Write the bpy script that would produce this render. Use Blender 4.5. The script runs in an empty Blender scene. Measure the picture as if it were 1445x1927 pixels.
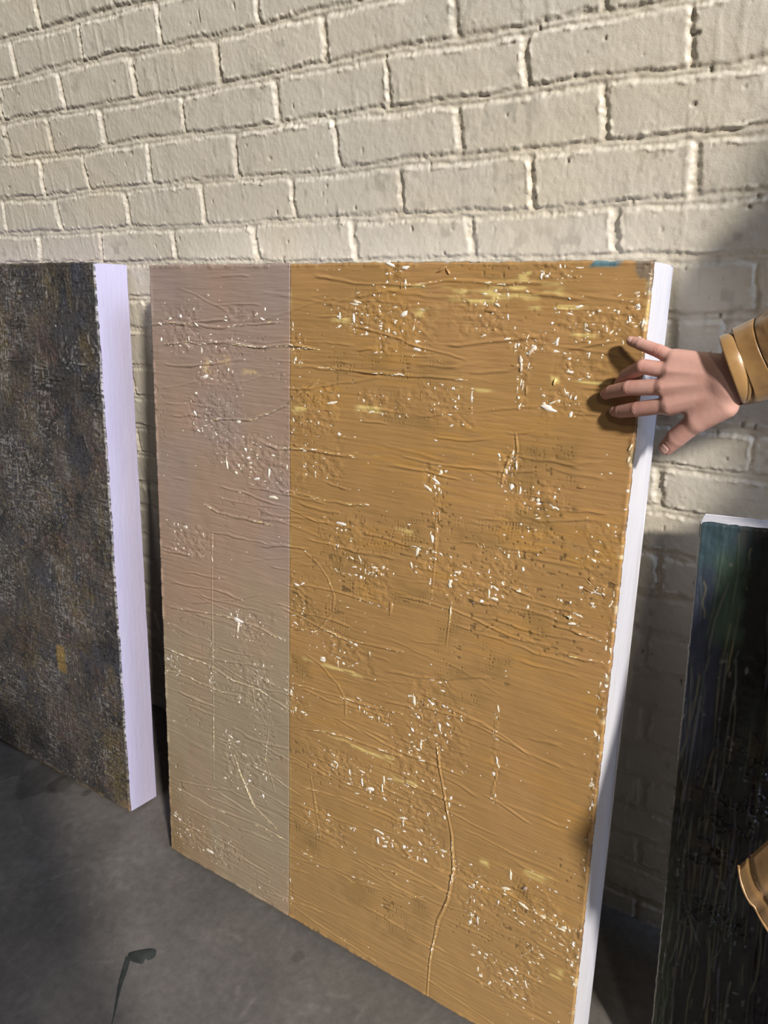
import bpy, bmesh, math
import numpy as np
from mathutils import Vector, Matrix

# ---------------------------------------------------------------- units
# everything below is laid out in brick courses (one course = 71.15 mm) and scaled to metres
U = 0.07115
sc = bpy.context.scene
COL = sc.collection
sc.view_settings.view_transform = 'Standard'
sc.view_settings.look = 'None'
sc.view_settings.gamma = 1.0
sc.view_settings.use_curve_mapping = False
sc.view_settings.exposure = 0.0

BED= {0: [(-18.48, 0.022), (-14.9, -0.049), (-13.38, -0.016), (-12.03, -0.053)], 1: [(-18.98, 0.029), (-14.88, 0.071), (-12.07, 0.016), (-10.72, -0.016), (-8.98, -0.036), (-7.64, -0.008), (-6.65, -0.009)], 2: [(-18.33, 0.061), (-16.58, 0.04), (-14.97, 0.008), (-13.48, 0.003), (-11.85, -0.042), (-10.26, -0.026), (-8.65, -0.01), (-6.99, 0.01), (-5.92, 0.046), (-4.92, 0.052), (-3.94, -0.001), (-2.71, -0.01), (-2.01, 0.027), (-1.22, 0.02), (-0.22, 0.004)], 3: [(-19.99, 0.026), (-17.72, 0.023), (-15.67, 0.02), (-13.8, 0.055), (-11.49, 0.047), (-10.12, 0.021), (-8.39, 0.031), (-7.13, 0.028), (-5.67, 0.026), (-4.33, -0.005), (-3.04, 0.005), (-1.97, 0.035), (-0.93, 0.073), (0.07, 0.001), (1.0, -0.013), (1.53, -0.014)], 4: [(-20.5, 0.024), (-18.2, -0.07), (-15.4, -0.012), (-13.55, -0.03), (-11.85, 0.002), (-9.99, -0.034), (-8.16, -0.076), (-7.29, -0.042), (-6.16, -0.03), (-5.1, 0.011), (-3.72, 0.001), (-2.76, -0.022), (-1.97, -0.018), (-0.9, -0.013), (0.37, 0.0), (1.31, 0.008)], 5: [(-21.03, -0.035), (-17.89, -0.068), (-14.81, -0.035), (-12.7, -0.056), (-10.21, -0.068), (-8.32, -0.045), (-6.61, -0.058), (-5.57, -0.051), (-4.12, -0.083), (-2.79, -0.064), (-1.98, -0.058), (-0.88, -0.002), (0.18, -0.022), (1.15, 0.026), (1.72, 0.056)], 6: [(-13.56, 0.043), (-9.92, 0.005), (-1.44, 0.029), (-0.3, 0.027), (0.82, -0.001), (1.48, 0.028)], 7: [(-14.77, 0.063), (0.32, -0.01), (0.61, -0.021)], 8: [(-15.0, 0.124)], 9: [(-15.26, 0.029), (1.03, -0.107), (1.51, -0.106)], 10: [(-15.47, 0.036), (0.79, 0.022)], 11: [(-15.71, 0.05), (0.85, 0.034)], 12: [(-15.96, 0.094), (0.54, 0.041)], 13: [(-16.2, 0.063), (0.59, 0.035)], 14: [(-16.41, 0.151), (0.53, 0.071)], 15: [(0.46, 0.03)], 16: [(0.51, 0.095)], 17: [(0.05, -0.032), (0.56, 0.017)], 18: [(-0.31, -0.061), (0.61, -0.063)], 19: [(0.26, -0.046), (0.66, -0.04)], 21: [(0.34, 0.003)], 22: [(0.25, -0.071)]}
HEADS= {1: [(-18.09, -18.1), (-14.97, -15.08), (-11.97, -12.08), (-8.86, -8.88)], 2: [(-16.24, -16.24), (-13.27, -13.27), (-10.29, -10.31), (-7.15, -7.18), (-4.03, -4.03), (-1.11, -1.1)], 3: [(-19.33, -19.38), (-17.23, -17.26), (-14.79, -14.92), (-11.71, -11.79), (-8.67, -8.7), (-5.66, -5.66), (-2.6, -2.61), (0.31, 0.38)], 4: [(-18.0, -18.15), (-16.03, -16.0), (-13.26, -13.34), (-10.15, -10.22), (-7.17, -7.11), (-4.04, -4.05), (-1.12, -1.07)], 5: [(-20.38, -20.59), (-17.73, -17.71), (-14.54, -14.57), (-11.54, -11.61), (-8.55, -8.59), (-5.51, -5.53), (-2.53, -2.46), (0.52, 0.57)], 6: [(-18.93, -19.17), (-15.97, -16.1), (-12.9, -12.96), (-9.97, -9.91), (-6.91, -6.88), (-3.89, -3.85), (-0.87, -0.83)], 7: [(1.68, 1.75)], 8: [(0.25, 0.28), (1.26, 1.27)], 10: [(1.88, 1.85)], 11: [(0.18, 0.21)], 13: [(0.27, 0.28)], 15: [(0.05, 0.08)], 17: [(0.15, 0.13)]}
RIDGES= [[(-4.73, 16.68), (-3.85, 16.77), (-3.08, 16.77), (-2.35, 16.72), (-1.4, 16.78)], [(-7.7, 14.88), (-6.8, 14.9), (-6.29, 14.88), (-5.37, 14.88), (-4.65, 14.89), (-3.14, 14.9)], [(-9.75, 15.28), (-8.54, 15.25), (-7.8, 15.34), (-7.09, 15.28)], [(-10.45, 13.38), (-9.02, 13.52), (-7.86, 13.98), (-6.93, 14.63)], [(-8.66, 13.01), (-8.19, 12.93), (-7.42, 13.0), (-6.76, 13.01), (-5.84, 13.01)], [(-8.2, 11.92), (-7.74, 11.93), (-7.07, 11.88), (-6.02, 11.89), (-5.42, 11.98)], [(-10.78, 11.15), (-10.19, 11.0), (-8.32, 11.0)], [(-12.65, 15.64), (-11.47, 15.74), (-10.18, 15.66), (-7.98, 15.86)], [(-12.18, 15.16), (-11.49, 15.23), (-10.64, 15.26), (-9.88, 15.33), (-8.71, 15.26), (-7.86, 15.36), (-6.95, 15.29)], [(-12.41, 7.91), (-10.74, 8.14), (-10.27, 8.18), (-9.08, 8.21), (-7.85, 8.08)], [(-12.64, 6.63), (-10.66, 6.61), (-9.75, 6.44), (-8.84, 6.46), (-7.72, 6.2)], [(-12.45, 5.96), (-11.47, 6.02), (-10.81, 5.94), (-10.18, 5.98), (-9.36, 6.08)], [(-7.72, 8.45), (-6.7, 8.72), (-6.03, 8.62), (-5.1, 8.69), (-4.38, 8.76)], [(-7.38, 7.97), (-6.8, 7.75), (-6.23, 7.4), (-5.99, 7.0), (-5.98, 6.53)], [(-7.5, 10.64), (-6.93, 10.34), (-6.6, 10.02), (-6.39, 9.62), (-6.43, 9.19), (-6.81, 8.69), (-7.43, 8.19)], [(-7.54, 5.8), (-6.65, 6.01), (-5.81, 6.1), (-5.27, 6.1), (-4.27, 6.18)], [(-3.7, 12.15), (-3.7, 11.1), (-3.73, 10.14)], [(-3.41, 6.81), (-3.31, 6.19), (-3.12, 5.51), (-2.9, 4.68), (-2.81, 3.83), (-2.92, 2.98), (-3.14, 2.33), (-3.3, 1.12), (-3.33, -0.06)], [(-7.1, 4.76), (-6.91, 3.9), (-6.69, 2.82)], [(-10.46, 10.46), (-10.54, 7.93), (-10.56, 5.89), (-10.62, 2.99)], [(-2.04, 14.05), (-1.97, 13.67), (-1.97, 13.13)], [(-2.07, 13.63), (-2.17, 13.27), (-2.26, 12.92)], [(-3.23, 10.2), (-3.32, 9.09)], [(-3.25, 9.72), (-2.72, 9.73), (-2.45, 9.77), (-2.1, 10.04)], [(-2.01, 10.87), (-1.32, 10.74)], [(-0.85, 9.75), (-0.19, 9.75), (0.15, 9.8)], [(-2.4, 3.87), (-1.89, 3.86), (-1.32, 3.89), (-0.78, 3.79), (-0.41, 3.74), (-0.07, 3.82)], [(-4.24, 5.53), (-3.92, 5.54), (-3.22, 5.52), (-2.6, 5.54)], [(-5.69, 11.33), (-5.06, 11.3), (-4.49, 11.26), (-3.79, 11.3)], [(-1.06, 10.3), (-0.61, 10.3), (-0.36, 10.24), (0.11, 10.2)], [(-7.77, 6.98), (-6.82, 7.05), (-5.21, 7.14), (-4.32, 7.23)], [(-7.49, 4.14), (-6.1, 4.39), (-4.81, 4.47), (-3.75, 4.49)], [(-12.26, 2.26), (-10.69, 2.19), (-9.02, 2.38), (-7.76, 2.36)], [(-7.48, 2.24), (-6.05, 2.26), (-4.73, 2.43), (-3.51, 2.73)], [(-9.79, 4.22), (-9.6, 3.8), (-9.01, 2.88), (-8.23, 2.56)], [(-9.16, 6.78), (-8.98, 5.92), (-8.51, 5.46), (-8.61, 4.49), (-8.23, 3.53)]]
CLUST= [(-5.38, 16.28, 0.67, 0.44), (-4.94, 16.92, 0.26, 0.23), (-7.08, 13.96, 0.77, 0.61), (-1.97, 15.43, 0.23, 0.22), (-1.93, 14.84, 0.13, 0.45), (-0.84, 16.14, 0.67, 0.23), (-0.57, 15.92, 0.52, 0.18), (-0.03, 16.17, 0.32, 0.45), (-1.52, 16.96, 0.6, 0.18), (-3.6, 14.39, 0.61, 0.43), (-2.18, 13.26, 0.16, 0.42), (-1.97, 13.19, 0.16, 0.42), (-1.57, 12.51, 0.64, 0.53), (-3.76, 12.83, 0.25, 0.28), (-3.7, 12.15, 0.1, 0.69), (-5.47, 10.54, 0.58, 0.15), (-5.31, 10.15, 0.58, 0.51), (-6.09, 10.88, 0.6, 0.64), (-3.6, 10.95, 0.76, 0.3), (-3.0, 10.67, 0.97, 0.41), (-2.04, 11.1, 0.68, 0.61), (-0.12, 11.83, 0.35, 0.72), (-0.2, 11.08, 0.3, 0.26), (-7.35, 9.15, 0.42, 0.69), (-7.54, 6.39, 0.39, 0.37), (-3.75, 7.48, 0.6, 0.97), (-3.39, 7.08, 0.73, 0.77), (-3.97, 6.07, 0.83, 0.74), (-3.77, 4.91, 0.83, 0.76), (-2.0, 7.56, 0.06, 0.67), (-1.93, 6.45, 0.07, 0.62), (-3.37, 4.1, 0.42, 0.42), (-4.47, 3.72, 0.6, 0.21), (-2.08, 3.58, 0.7, 0.68), (-0.88, 3.91, 0.7, 0.59), (-0.24, 3.57, 0.4, 0.45), (0.16, 3.12, 0.24, 0.71), (-1.49, 1.84, 0.75, 0.34), (-1.21, 1.64, 0.73, 0.48), (-0.76, 2.47, 0.36, 0.47), (-2.26, 3.21, 0.21, 0.62), (-0.75, 10.62, 0.32, 0.21), (-7.77, 6.61, 0.12, 0.59), (-10.13, 14.85, 0.73, 0.65), (-9.21, 15.99, 0.68, 0.15), (-11.44, 15.56, 0.77, 0.66), (-12.18, 6.22, 0.31, 0.34), (-10.56, 6.61, 0.17, 0.8), (-8.97, 6.54, 0.66, 0.85), (-8.38, 12.43, 0.84, 0.79), (-6.9, 12.75, 0.61, 0.49), (-5.17, 14.25, 0.68, 0.29), (-4.69, 15.81, 0.76, 0.53), (-5.78, 15.99, 0.82, 0.33), (-2.99, 16.18, 0.68, 0.45), (-1.84, 15.73, 0.53, 0.2), (-0.57, 17.31, 0.29, 0.07), (-7.75, 0.79, 0.11, 0.51), (-11.17, 0.93, 1.32, 0.55), (-7.56, 15.36, 0.16, 0.48), (-0.76, 15.31, 0.58, 0.24), (-1.1, 14.61, 0.5, 0.25), (0.32, 12.42, 0.08, 0.89), (0.21, 10.54, 0.08, 0.95), (0.19, 8.67, 0.08, 0.89), (0.2, 6.32, 0.09, 1.06), (0.25, 3.43, 0.09, 0.76), (-9.14, 8.13, 0.74, 0.44), (-6.02, 8.26, 0.77, 0.34), (-5.21, 7.01, 0.75, 0.28), (-9.39, 4.04, 0.78, 0.82), (-6.12, 5.27, 0.96, 0.44), (-6.42, 3.34, 0.84, 0.46), (-5.14, 5.06, 0.76, 0.36), (-10.35, 13.52, 0.92, 0.54), (-9.63, 12.67, 0.9, 0.54), (-11.27, 10.02, 0.82, 0.45)]
PITS= [(-1.58, 13.24, 0.59, 0.52), (-1.49, 12.84, 0.64, 0.37), (-2.89, 8.89, 0.57, 0.67), (-2.91, 8.26, 0.63, 0.27), (-3.31, 9.39, 0.32, 0.49), (-5.06, 11.44, 0.96, 0.42), (-6.85, 9.0, 0.8, 0.48), (-2.7, 11.87, 0.59, 0.28), (-1.57, 12.45, 0.75, 0.47), (-5.04, 1.97, 1.09, 0.43), (-1.07, 3.95, 0.27, 0.39), (-4.24, 1.91, 0.75, 0.75), (-7.12, 2.72, 0.45, 0.32), (-5.61, 15.0, 0.82, 0.28), (-4.13, 14.99, 0.74, 0.27), (-1.01, 13.52, 0.31, 0.4), (-4.61, 13.96, 0.65, 0.13), (-7.34, 7.61, 0.34, 0.43), (-6.07, 10.24, 0.75, 0.52), (-4.16, 10.16, 0.53, 0.31), (-1.49, 10.1, 0.44, 0.34), (-2.13, 8.99, 0.36, 0.47)]
YEL= [(-1.91, 16.63, 0.72, 0.2), (-3.01, 16.51, 0.57, 0.13), (-4.19, 16.13, 0.32, 0.15), (-6.35, 15.95, 0.28, 0.06), (-1.16, 16.38, 0.4, 0.05), (0.27, 16.44, 0.06, 0.31), (-1.3, 15.0, 0.08, 0.1), (-7.55, 13.91, 0.22, 0.12), (-5.49, 5.96, 0.92, 0.08), (-4.09, 5.54, 0.57, 0.09), (-0.2, 2.48, 0.16, 0.16), (-4.5, 11.54, 0.27, 0.07), (-2.12, 16.63, 0.63, 0.09), (-4.47, 16.66, 0.62, 0.04), (-3.02, 16.74, 0.67, 0.03), (-0.91, 15.86, 0.39, 0.04), (-2.07, 16.68, 0.13, 0.29), (-6.17, 7.81, 0.93, 0.06), (-5.41, 13.07, 0.56, 0.05), (-2.89, 14.71, 0.46, 0.04), (-0.58, 15.03, 0.48, 0.03), (-1.36, 16.31, 0.6, 0.03), (0.59, 9.89, 0.04, 0.63), (0.36, 6.99, 0.04, 0.69), (-9.94, 14.99, 0.18, 0.18), (-10.51, 14.7, 0.12, 0.16), (-9.06, 14.66, 0.35, 0.1), (-0.81, 4.6, 0.3, 0.15), (-2.07, 4.41, 0.13, 0.1), (-5.58, 14.09, 0.42, 0.09)]
HAND= {'pinky': [[0.965, -2.125, 15.574, 0.128], [0.672, -2.024, 15.665, 0.113], [0.327, -1.897, 15.733, 0.102], [0.131, -1.8, 15.756, 0.086]], 'ring': [[0.933, -2.213, 15.401, 0.14], [0.462, -2.157, 15.426, 0.127], [0.109, -1.949, 15.203, 0.112], [-0.059, -1.802, 14.981, 0.092]], 'middle': [[0.863, -2.278, 15.146, 0.145], [0.245, -2.166, 15.048, 0.13], [-0.14, -1.964, 14.895, 0.115], [-0.282, -1.836, 14.799, 0.096]], 'index': [[0.976, -2.318, 14.862, 0.145], [0.411, -2.19, 14.697, 0.13], [0.053, -2.003, 14.568, 0.115], [-0.087, -1.9, 14.524, 0.096]], 'thumb': [[1.841, -2.315, 14.924, 0.2], [1.429, -2.316, 14.635, 0.19], [1.103, -2.265, 14.298, 0.166], [0.936, -2.228, 14.086, 0.13]]}
META= {'pinky': [1.7, -2.218, 15.522, 0.165], 'ring': [1.77, -2.28, 15.423, 0.17], 'middle': [1.817, -2.311, 15.325, 0.17], 'index': [1.861, -2.321, 15.186, 0.17]}
WRIST= [[1.754, -2.236, 15.487, 0.18], [1.909, -2.297, 15.2, 0.18]]
PN= [0.0, -0.9779, 0.2089]
BED0 = 22.8232
BYF, BTH = -3.674, 0.2104
LYF, LTH = -3.38, 0.1951
RYF, RTH = -3.13, 0.186
CAM = (1518.7381, 0.6441, -0.4146, -0.0980, 4.6978, -15.3281, 19.015)
KEYDIR = (1.65, -1.0, 1.18); KEYW = 2250.0; WINW = 175.0; LAMP2 = 85.0; LAMP2D = (0.95, -1.0, 0.92); WCOL = (1.0, 0.90, 0.76); WSTR = 0.055
PHX, PHY, PHT = 3.6, -19.4, 0.4
CUFF = (1.868, -2.286, 15.491); CUFF2 = (2.354, -2.149, 15.702)

# ---------------------------------------------------------------- noise
def hsh(ix, iy, seed):
    with np.errstate(over='ignore'):
        h = ix.astype(np.int64).astype(np.uint32) * np.uint32(374761393) + iy.astype(np.int64).astype(np.uint32) * np.uint32(668265263) + np.uint32((seed * 974634777 + 12345) & 0xffffffff)
        h = (h ^ (h >> np.uint32(13))) * np.uint32(1274126177)
        h = (h ^ (h >> np.uint32(16))) * np.uint32(2246822519)
        h = h ^ (h >> np.uint32(15))
    return (h & np.uint32(0xffffff)).astype(np.float32) / np.float32(0xffffff)

def vn(x, y, seed=0):
    x = np.asarray(x, np.float32); y = np.asarray(y, np.float32)
    x, y = np.broadcast_arrays(x, y)
    ix = np.floor(x); iy = np.floor(y)
    fx = x - ix; fy = y - iy
    fx = fx * fx * fx * (fx * (fx * 6 - 15) + 10); fy = fy * fy * fy * (fy * (fy * 6 - 15) + 10)
    a = hsh(ix, iy, seed); b = hsh(ix + 1, iy, seed); c = hsh(ix, iy + 1, seed); d = hsh(ix + 1, iy + 1, seed)
    return (a * (1 - fx) + b * fx) * (1 - fy) + (c * (1 - fx) + d * fx) * fy

def fbm(x, y, octv=4, seed=0, gain=0.5):
    s = 0; a = 1.0; t = 0
    for o in range(octv):
        f = 2.03 ** o
        s = s + a * (vn(x * f + 17.3 * o, y * f - 9.1 * o, seed + 31 * o) * 2 - 1)
        t += a; a *= gain
    return s / t

def sst(a, b, x):
    t = np.clip((x - a) / (b - a), 0, 1)
    return t * t * (3 - 2 * t)

def seg_dist(X, Z, pts):
    """distance to a polyline and the running length along it"""
    best = np.full(X.shape, 1e9, np.float32); run = np.zeros(X.shape, np.float32); acc = 0.0
    for (x0, z0), (x1, z1) in zip(pts[:-1], pts[1:]):
        dx, dz = x1 - x0, z1 - z0; L2 = dx * dx + dz * dz + 1e-9
        t = np.clip(((X - x0) * dx + (Z - z0) * dz) / L2, 0, 1)
        d = np.hypot(X - x0 - t * dx, Z - z0 - t * dz)
        m = d < best
        best = np.where(m, d, best); run = np.where(m, acc + t * math.sqrt(L2), run)
        acc += math.sqrt(L2)
    return best, run, acc

# ---------------------------------------------------------------- mesh helpers
def make_mesh(name, verts, faces, smooth=True, attrs=None):
    """verts (n,3) in courses; faces (m,3|4) int array"""
    me = bpy.data.meshes.new(name)
    v = (np.asarray(verts, np.float32) * U)
    f = np.asarray(faces, np.int32)
    me.vertices.add(len(v)); me.vertices.foreach_set('co', v.ravel())
    k = f.shape[1]
    me.loops.add(f.size); me.loops.foreach_set('vertex_index', f.ravel())
    me.polygons.add(len(f))
    me.polygons.foreach_set('loop_start', np.arange(0, f.size, k, dtype=np.int32))
    me.polygons.foreach_set('loop_total', np.full(len(f), k, np.int32))
    if smooth:
        me.polygons.foreach_set('use_smooth', np.ones(len(f), bool))
    for an, av in (attrs or {}).items():
        av = np.asarray(av, np.float32)
        if av.ndim == 1:
            at = me.attributes.new(an, 'FLOAT', 'POINT'); at.data.foreach_set('value', av)
        else:
            at = me.attributes.new(an, 'FLOAT_COLOR', 'POINT')
            c4 = np.ones((len(v), 4), np.float32); c4[:, :3] = av[:, :3]
            at.data.foreach_set('color', c4.ravel())
    me.update(); me.validate()
    return me

def grid_faces(n, m, off=0, flip=False):
    """n columns, m rows, index = i*m + j"""
    i, j = np.meshgrid(np.arange(n - 1), np.arange(m - 1), indexing='ij')
    a = (i * m + j).ravel() + off
    q = np.stack([a, a + m, a + m + 1, a + 1], -1)
    return q[:, ::-1] if flip else q

def link(name, me, mats, parent=None, loc=None):
    o = bpy.data.objects.new(name, me); COL.objects.link(o)
    for m in (mats if isinstance(mats, (list, tuple)) else [mats]):
        me.materials.append(m)
    if parent is not None: o.parent = parent
    if loc is not None: o.location = Vector(loc) * U
    return o

def tag(o, label=None, cat=None, kind=None, group=None):
    if label: o['label'] = label
    if cat: o['category'] = cat
    if kind: o['kind'] = kind
    if group: o['group'] = group
    return o

# ---------------------------------------------------------------- materials
def mat(name, rough=0.5, spec=0.5, base=(0.5, 0.5, 0.5)):
    m = bpy.data.materials.new(name); m.use_nodes = True
    nt = m.node_tree; b = nt.nodes['Principled BSDF']
    b.inputs['Base Color'].default_value = (*base, 1)
    b.inputs['Roughness'].default_value = rough
    b.inputs['Specular IOR Level'].default_value = spec
    return m, nt, b

def node(nt, typ, **kw):
    n = nt.nodes.new(typ)
    for k, v in kw.items():
        if k in n.inputs: n.inputs[k].default_value = v
        else: setattr(n, k, v)
    return n

def noise_bump(nt, b, scale, dist, strength=1.0, stretch=(1, 1, 1), detail=4, prev=None):
    tc = node(nt, 'ShaderNodeTexCoord'); mp = node(nt, 'ShaderNodeMapping'); mp.inputs['Scale'].default_value = stretch
    nz = node(nt, 'ShaderNodeTexNoise', Scale=scale, Detail=detail, Roughness=0.6)
    bp = node(nt, 'ShaderNodeBump', Strength=strength, Distance=dist)
    nt.links.new(tc.outputs['Object'], mp.inputs['Vector']); nt.links.new(mp.outputs['Vector'], nz.inputs['Vector'])
    nt.links.new(nz.outputs['Fac'], bp.inputs['Height'])
    if prev: nt.links.new(prev.outputs['Normal'], bp.inputs['Normal'])
    nt.links.new(bp.outputs['Normal'], b.inputs['Normal'])
    return bp

def attr_color(nt, b, name='Col'):
    a = node(nt, 'ShaderNodeAttribute', attribute_name=name)
    nt.links.new(a.outputs['Color'], b.inputs['Base Color'])
    return a

def noise_color(nt, b, c0, c1, scale, stretch=(1, 1, 1), detail=5, lo=0.35, hi=0.65):
    tc = node(nt, 'ShaderNodeTexCoord'); mp = node(nt, 'ShaderNodeMapping'); mp.inputs['Scale'].default_value = stretch
    nz = node(nt, 'ShaderNodeTexNoise', Scale=scale, Detail=detail, Roughness=0.6)
    rp = node(nt, 'ShaderNodeValToRGB')
    rp.color_ramp.elements[0].position = lo; rp.color_ramp.elements[0].color = (*c0, 1)
    rp.color_ramp.elements[1].position = hi; rp.color_ramp.elements[1].color = (*c1, 1)
    nt.links.new(tc.outputs['Object'], mp.inputs['Vector']); nt.links.new(mp.outputs['Vector'], nz.inputs['Vector'])
    nt.links.new(nz.outputs['Fac'], rp.inputs['Fac']); nt.links.new(rp.outputs['Color'], b.inputs['Base Color'])
    return rp

M_WALL, nt, b = mat('painted_brick', 0.42, 0.4)
attr_color(nt, b)
noise_bump(nt, b, 420, 0.0006, 0.6)

M_FLOOR, nt, b = mat('concrete', 0.5, 0.35)
tc = node(nt, 'ShaderNodeTexCoord')
n1 = node(nt, 'ShaderNodeTexNoise', Scale=3.2, Detail=8, Roughness=0.65)
n2 = node(nt, 'ShaderNodeTexNoise', Scale=60, Detail=6, Roughness=0.7)
r1 = node(nt, 'ShaderNodeValToRGB')
r1.color_ramp.elements[0].position = 0.3; r1.color_ramp.elements[0].color = (0.098, 0.092, 0.087, 1)
r1.color_ramp.elements[1].position = 0.72; r1.color_ramp.elements[1].color = (0.165, 0.152, 0.140, 1)
r2 = node(nt, 'ShaderNodeValToRGB')
r2.color_ramp.elements[0].position = 0.3; r2.color_ramp.elements[0].color = (0.78, 0.78, 0.78, 1)
r2.color_ramp.elements[1].position = 0.7; r2.color_ramp.elements[1].color = (1.12, 1.12, 1.12, 1)
at = node(nt, 'ShaderNodeAttribute', attribute_name='Col')
mx = node(nt, 'ShaderNodeMix', data_type='RGBA', blend_type='MULTIPLY'); mx.inputs['Factor'].default_value = 1
mx2 = node(nt, 'ShaderNodeMix', data_type='RGBA', blend_type='MULTIPLY'); mx2.inputs['Factor'].default_value = 1
for n in (n1, n2): nt.links.new(tc.outputs['Object'], n.inputs['Vector'])
nt.links.new(n1.outputs['Fac'], r1.inputs['Fac']); nt.links.new(n2.outputs['Fac'], r2.inputs['Fac'])
nt.links.new(r1.outputs['Color'], mx.inputs[6]); nt.links.new(r2.outputs['Color'], mx.inputs[7])
nt.links.new(mx.outputs[2], mx2.inputs[6]); nt.links.new(at.outputs['Color'], mx2.inputs[7])
nt.links.new(mx2.outputs[2], b.inputs['Base Color'])
bp = node(nt, 'ShaderNodeBump', Strength=0.5, Distance=0.0006)
nt.links.new(n2.outputs['Fac'], bp.inputs['Height']); nt.links.new(bp.outputs['Normal'], b.inputs['Normal'])

M_WHITE, nt, b = mat('white_edge_paint', 0.45, 0.35)
noise_color(nt, b, (0.64, 0.65, 0.73), (0.70, 0.71, 0.79), 14, (1, 1, 0.25))
bp1 = noise_bump(nt, b, 110, 0.0012, 0.5, (1, 1, 0.12))
noise_bump(nt, b, 18, 0.004, 0.55, (1, 1, 0.5), prev=bp1)

M_WHITE_SHADE, nt, b = mat('white_edge_shade_tint', 0.5, 0.3)  # white edge paint with bluish part-shade put into its colour
noise_color(nt, b, (0.45, 0.43, 0.60), (0.49, 0.47, 0.64), 10, (1, 1, 0.3))
bp1 = noise_bump(nt, b, 130, 0.0012, 0.7, (1, 1, 0.12))
noise_bump(nt, b, 18, 0.004, 0.5, (1, 1, 0.5), prev=bp1)

M_OCHRE, nt, b = mat('glossy_paint', 0.24, 0.55)
attr_color(nt, b); noise_bump(nt, b, 260, 0.0008, 0.55, (0.22, 1, 1.5), 5)
M_MAUVE, nt, b = mat('mauve_paint', 0.33, 0.5)
attr_color(nt, b); noise_bump(nt, b, 260, 0.0007, 0.5, (0.22, 1, 1.5), 5)
M_DARK, nt, b = mat('impasto_dark_paint', 0.36, 0.5)
attr_color(nt, b); noise_bump(nt, b, 330, 0.0012, 0.9, (1, 1, 1), 5)
M_NIGHT, nt, b = mat('black_dripped_paint', 0.3, 0.5)
attr_color(nt, b); noise_bump(nt, b, 240, 0.0009, 0.7, (1, 1, 0.3), 4)

M_SKIN, nt, b = mat('skin', 0.46, 0.4)
attr_color(nt, b)
b.inputs['Subsurface Weight'].default_value = 0.12
b.inputs['Subsurface Radius'].default_value = (0.006, 0.0025, 0.0015)
b.inputs['Subsurface Scale'].default_value = 0.5
bp1 = noise_bump(nt, b, 900, 0.00025, 0.5)
noise_bump(nt, b, 160, 0.0006, 0.45, prev=bp1)

M_GOLD, nt, b = mat('golden_satin', 0.34, 0.6)
noise_color(nt, b, (0.25, 0.135, 0.048), (0.39, 0.23, 0.09), 26, (1, 1, 1), 4, 0.3, 0.7)
b.inputs['Sheen Weight'].default_value = 0.25
bp1 = noise_bump(nt, b, 22, 0.006, 0.38, (1, 1, 1), 2)
noise_bump(nt, b, 600, 0.0003, 0.5, prev=bp1)
M_SEAM, nt, b = mat('seam_thread', 0.7, 0.2); noise_color(nt, b, (0.10, 0.055, 0.02), (0.16, 0.09, 0.035), 90)
M_BRICKRED, nt, b = mat('brick_red_cloth', 0.8, 0.2)
noise_color(nt, b, (0.50, 0.21, 0.17), (0.58, 0.26, 0.21), 120); noise_bump(nt, b, 700, 0.0006, 0.6)
M_CLOTH, nt, b = mat('charcoal_cloth', 0.85, 0.2)
noise_color(nt, b, (0.03, 0.03, 0.035), (0.05, 0.05, 0.055), 90); noise_bump(nt, b, 700, 0.0006, 0.6)
M_DENIM, nt, b = mat('navy_denim', 0.85, 0.2)
noise_color(nt, b, (0.03, 0.04, 0.075), (0.05, 0.065, 0.11), 120); noise_bump(nt, b, 700, 0.0006, 0.6)
M_LEATHER, nt, b = mat('dark_leather', 0.45, 0.4)
noise_color(nt, b, (0.03, 0.02, 0.015), (0.06, 0.04, 0.03), 40); noise_bump(nt, b, 300, 0.0005, 0.5)
M_HAIR, nt, b = mat('brown_hair', 0.5, 0.4)
noise_color(nt, b, (0.06, 0.035, 0.02), (0.13, 0.08, 0.045), 60, (1, 1, 0.15)); noise_bump(nt, b, 220, 0.002, 0.8, (1, 1, 0.1))
M_STAIN, nt, b = mat('dried_paint', 0.42, 0.4)
noise_color(nt, b, (0.028, 0.033, 0.032), (0.045, 0.052, 0.05), 60); noise_bump(nt, b, 300, 0.0005, 0.5)
M_DEBRIS, nt, b = mat('grey_debris', 0.8, 0.2); noise_color(nt, b, (0.05, 0.045, 0.04), (0.1, 0.09, 0.08), 60)

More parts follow.
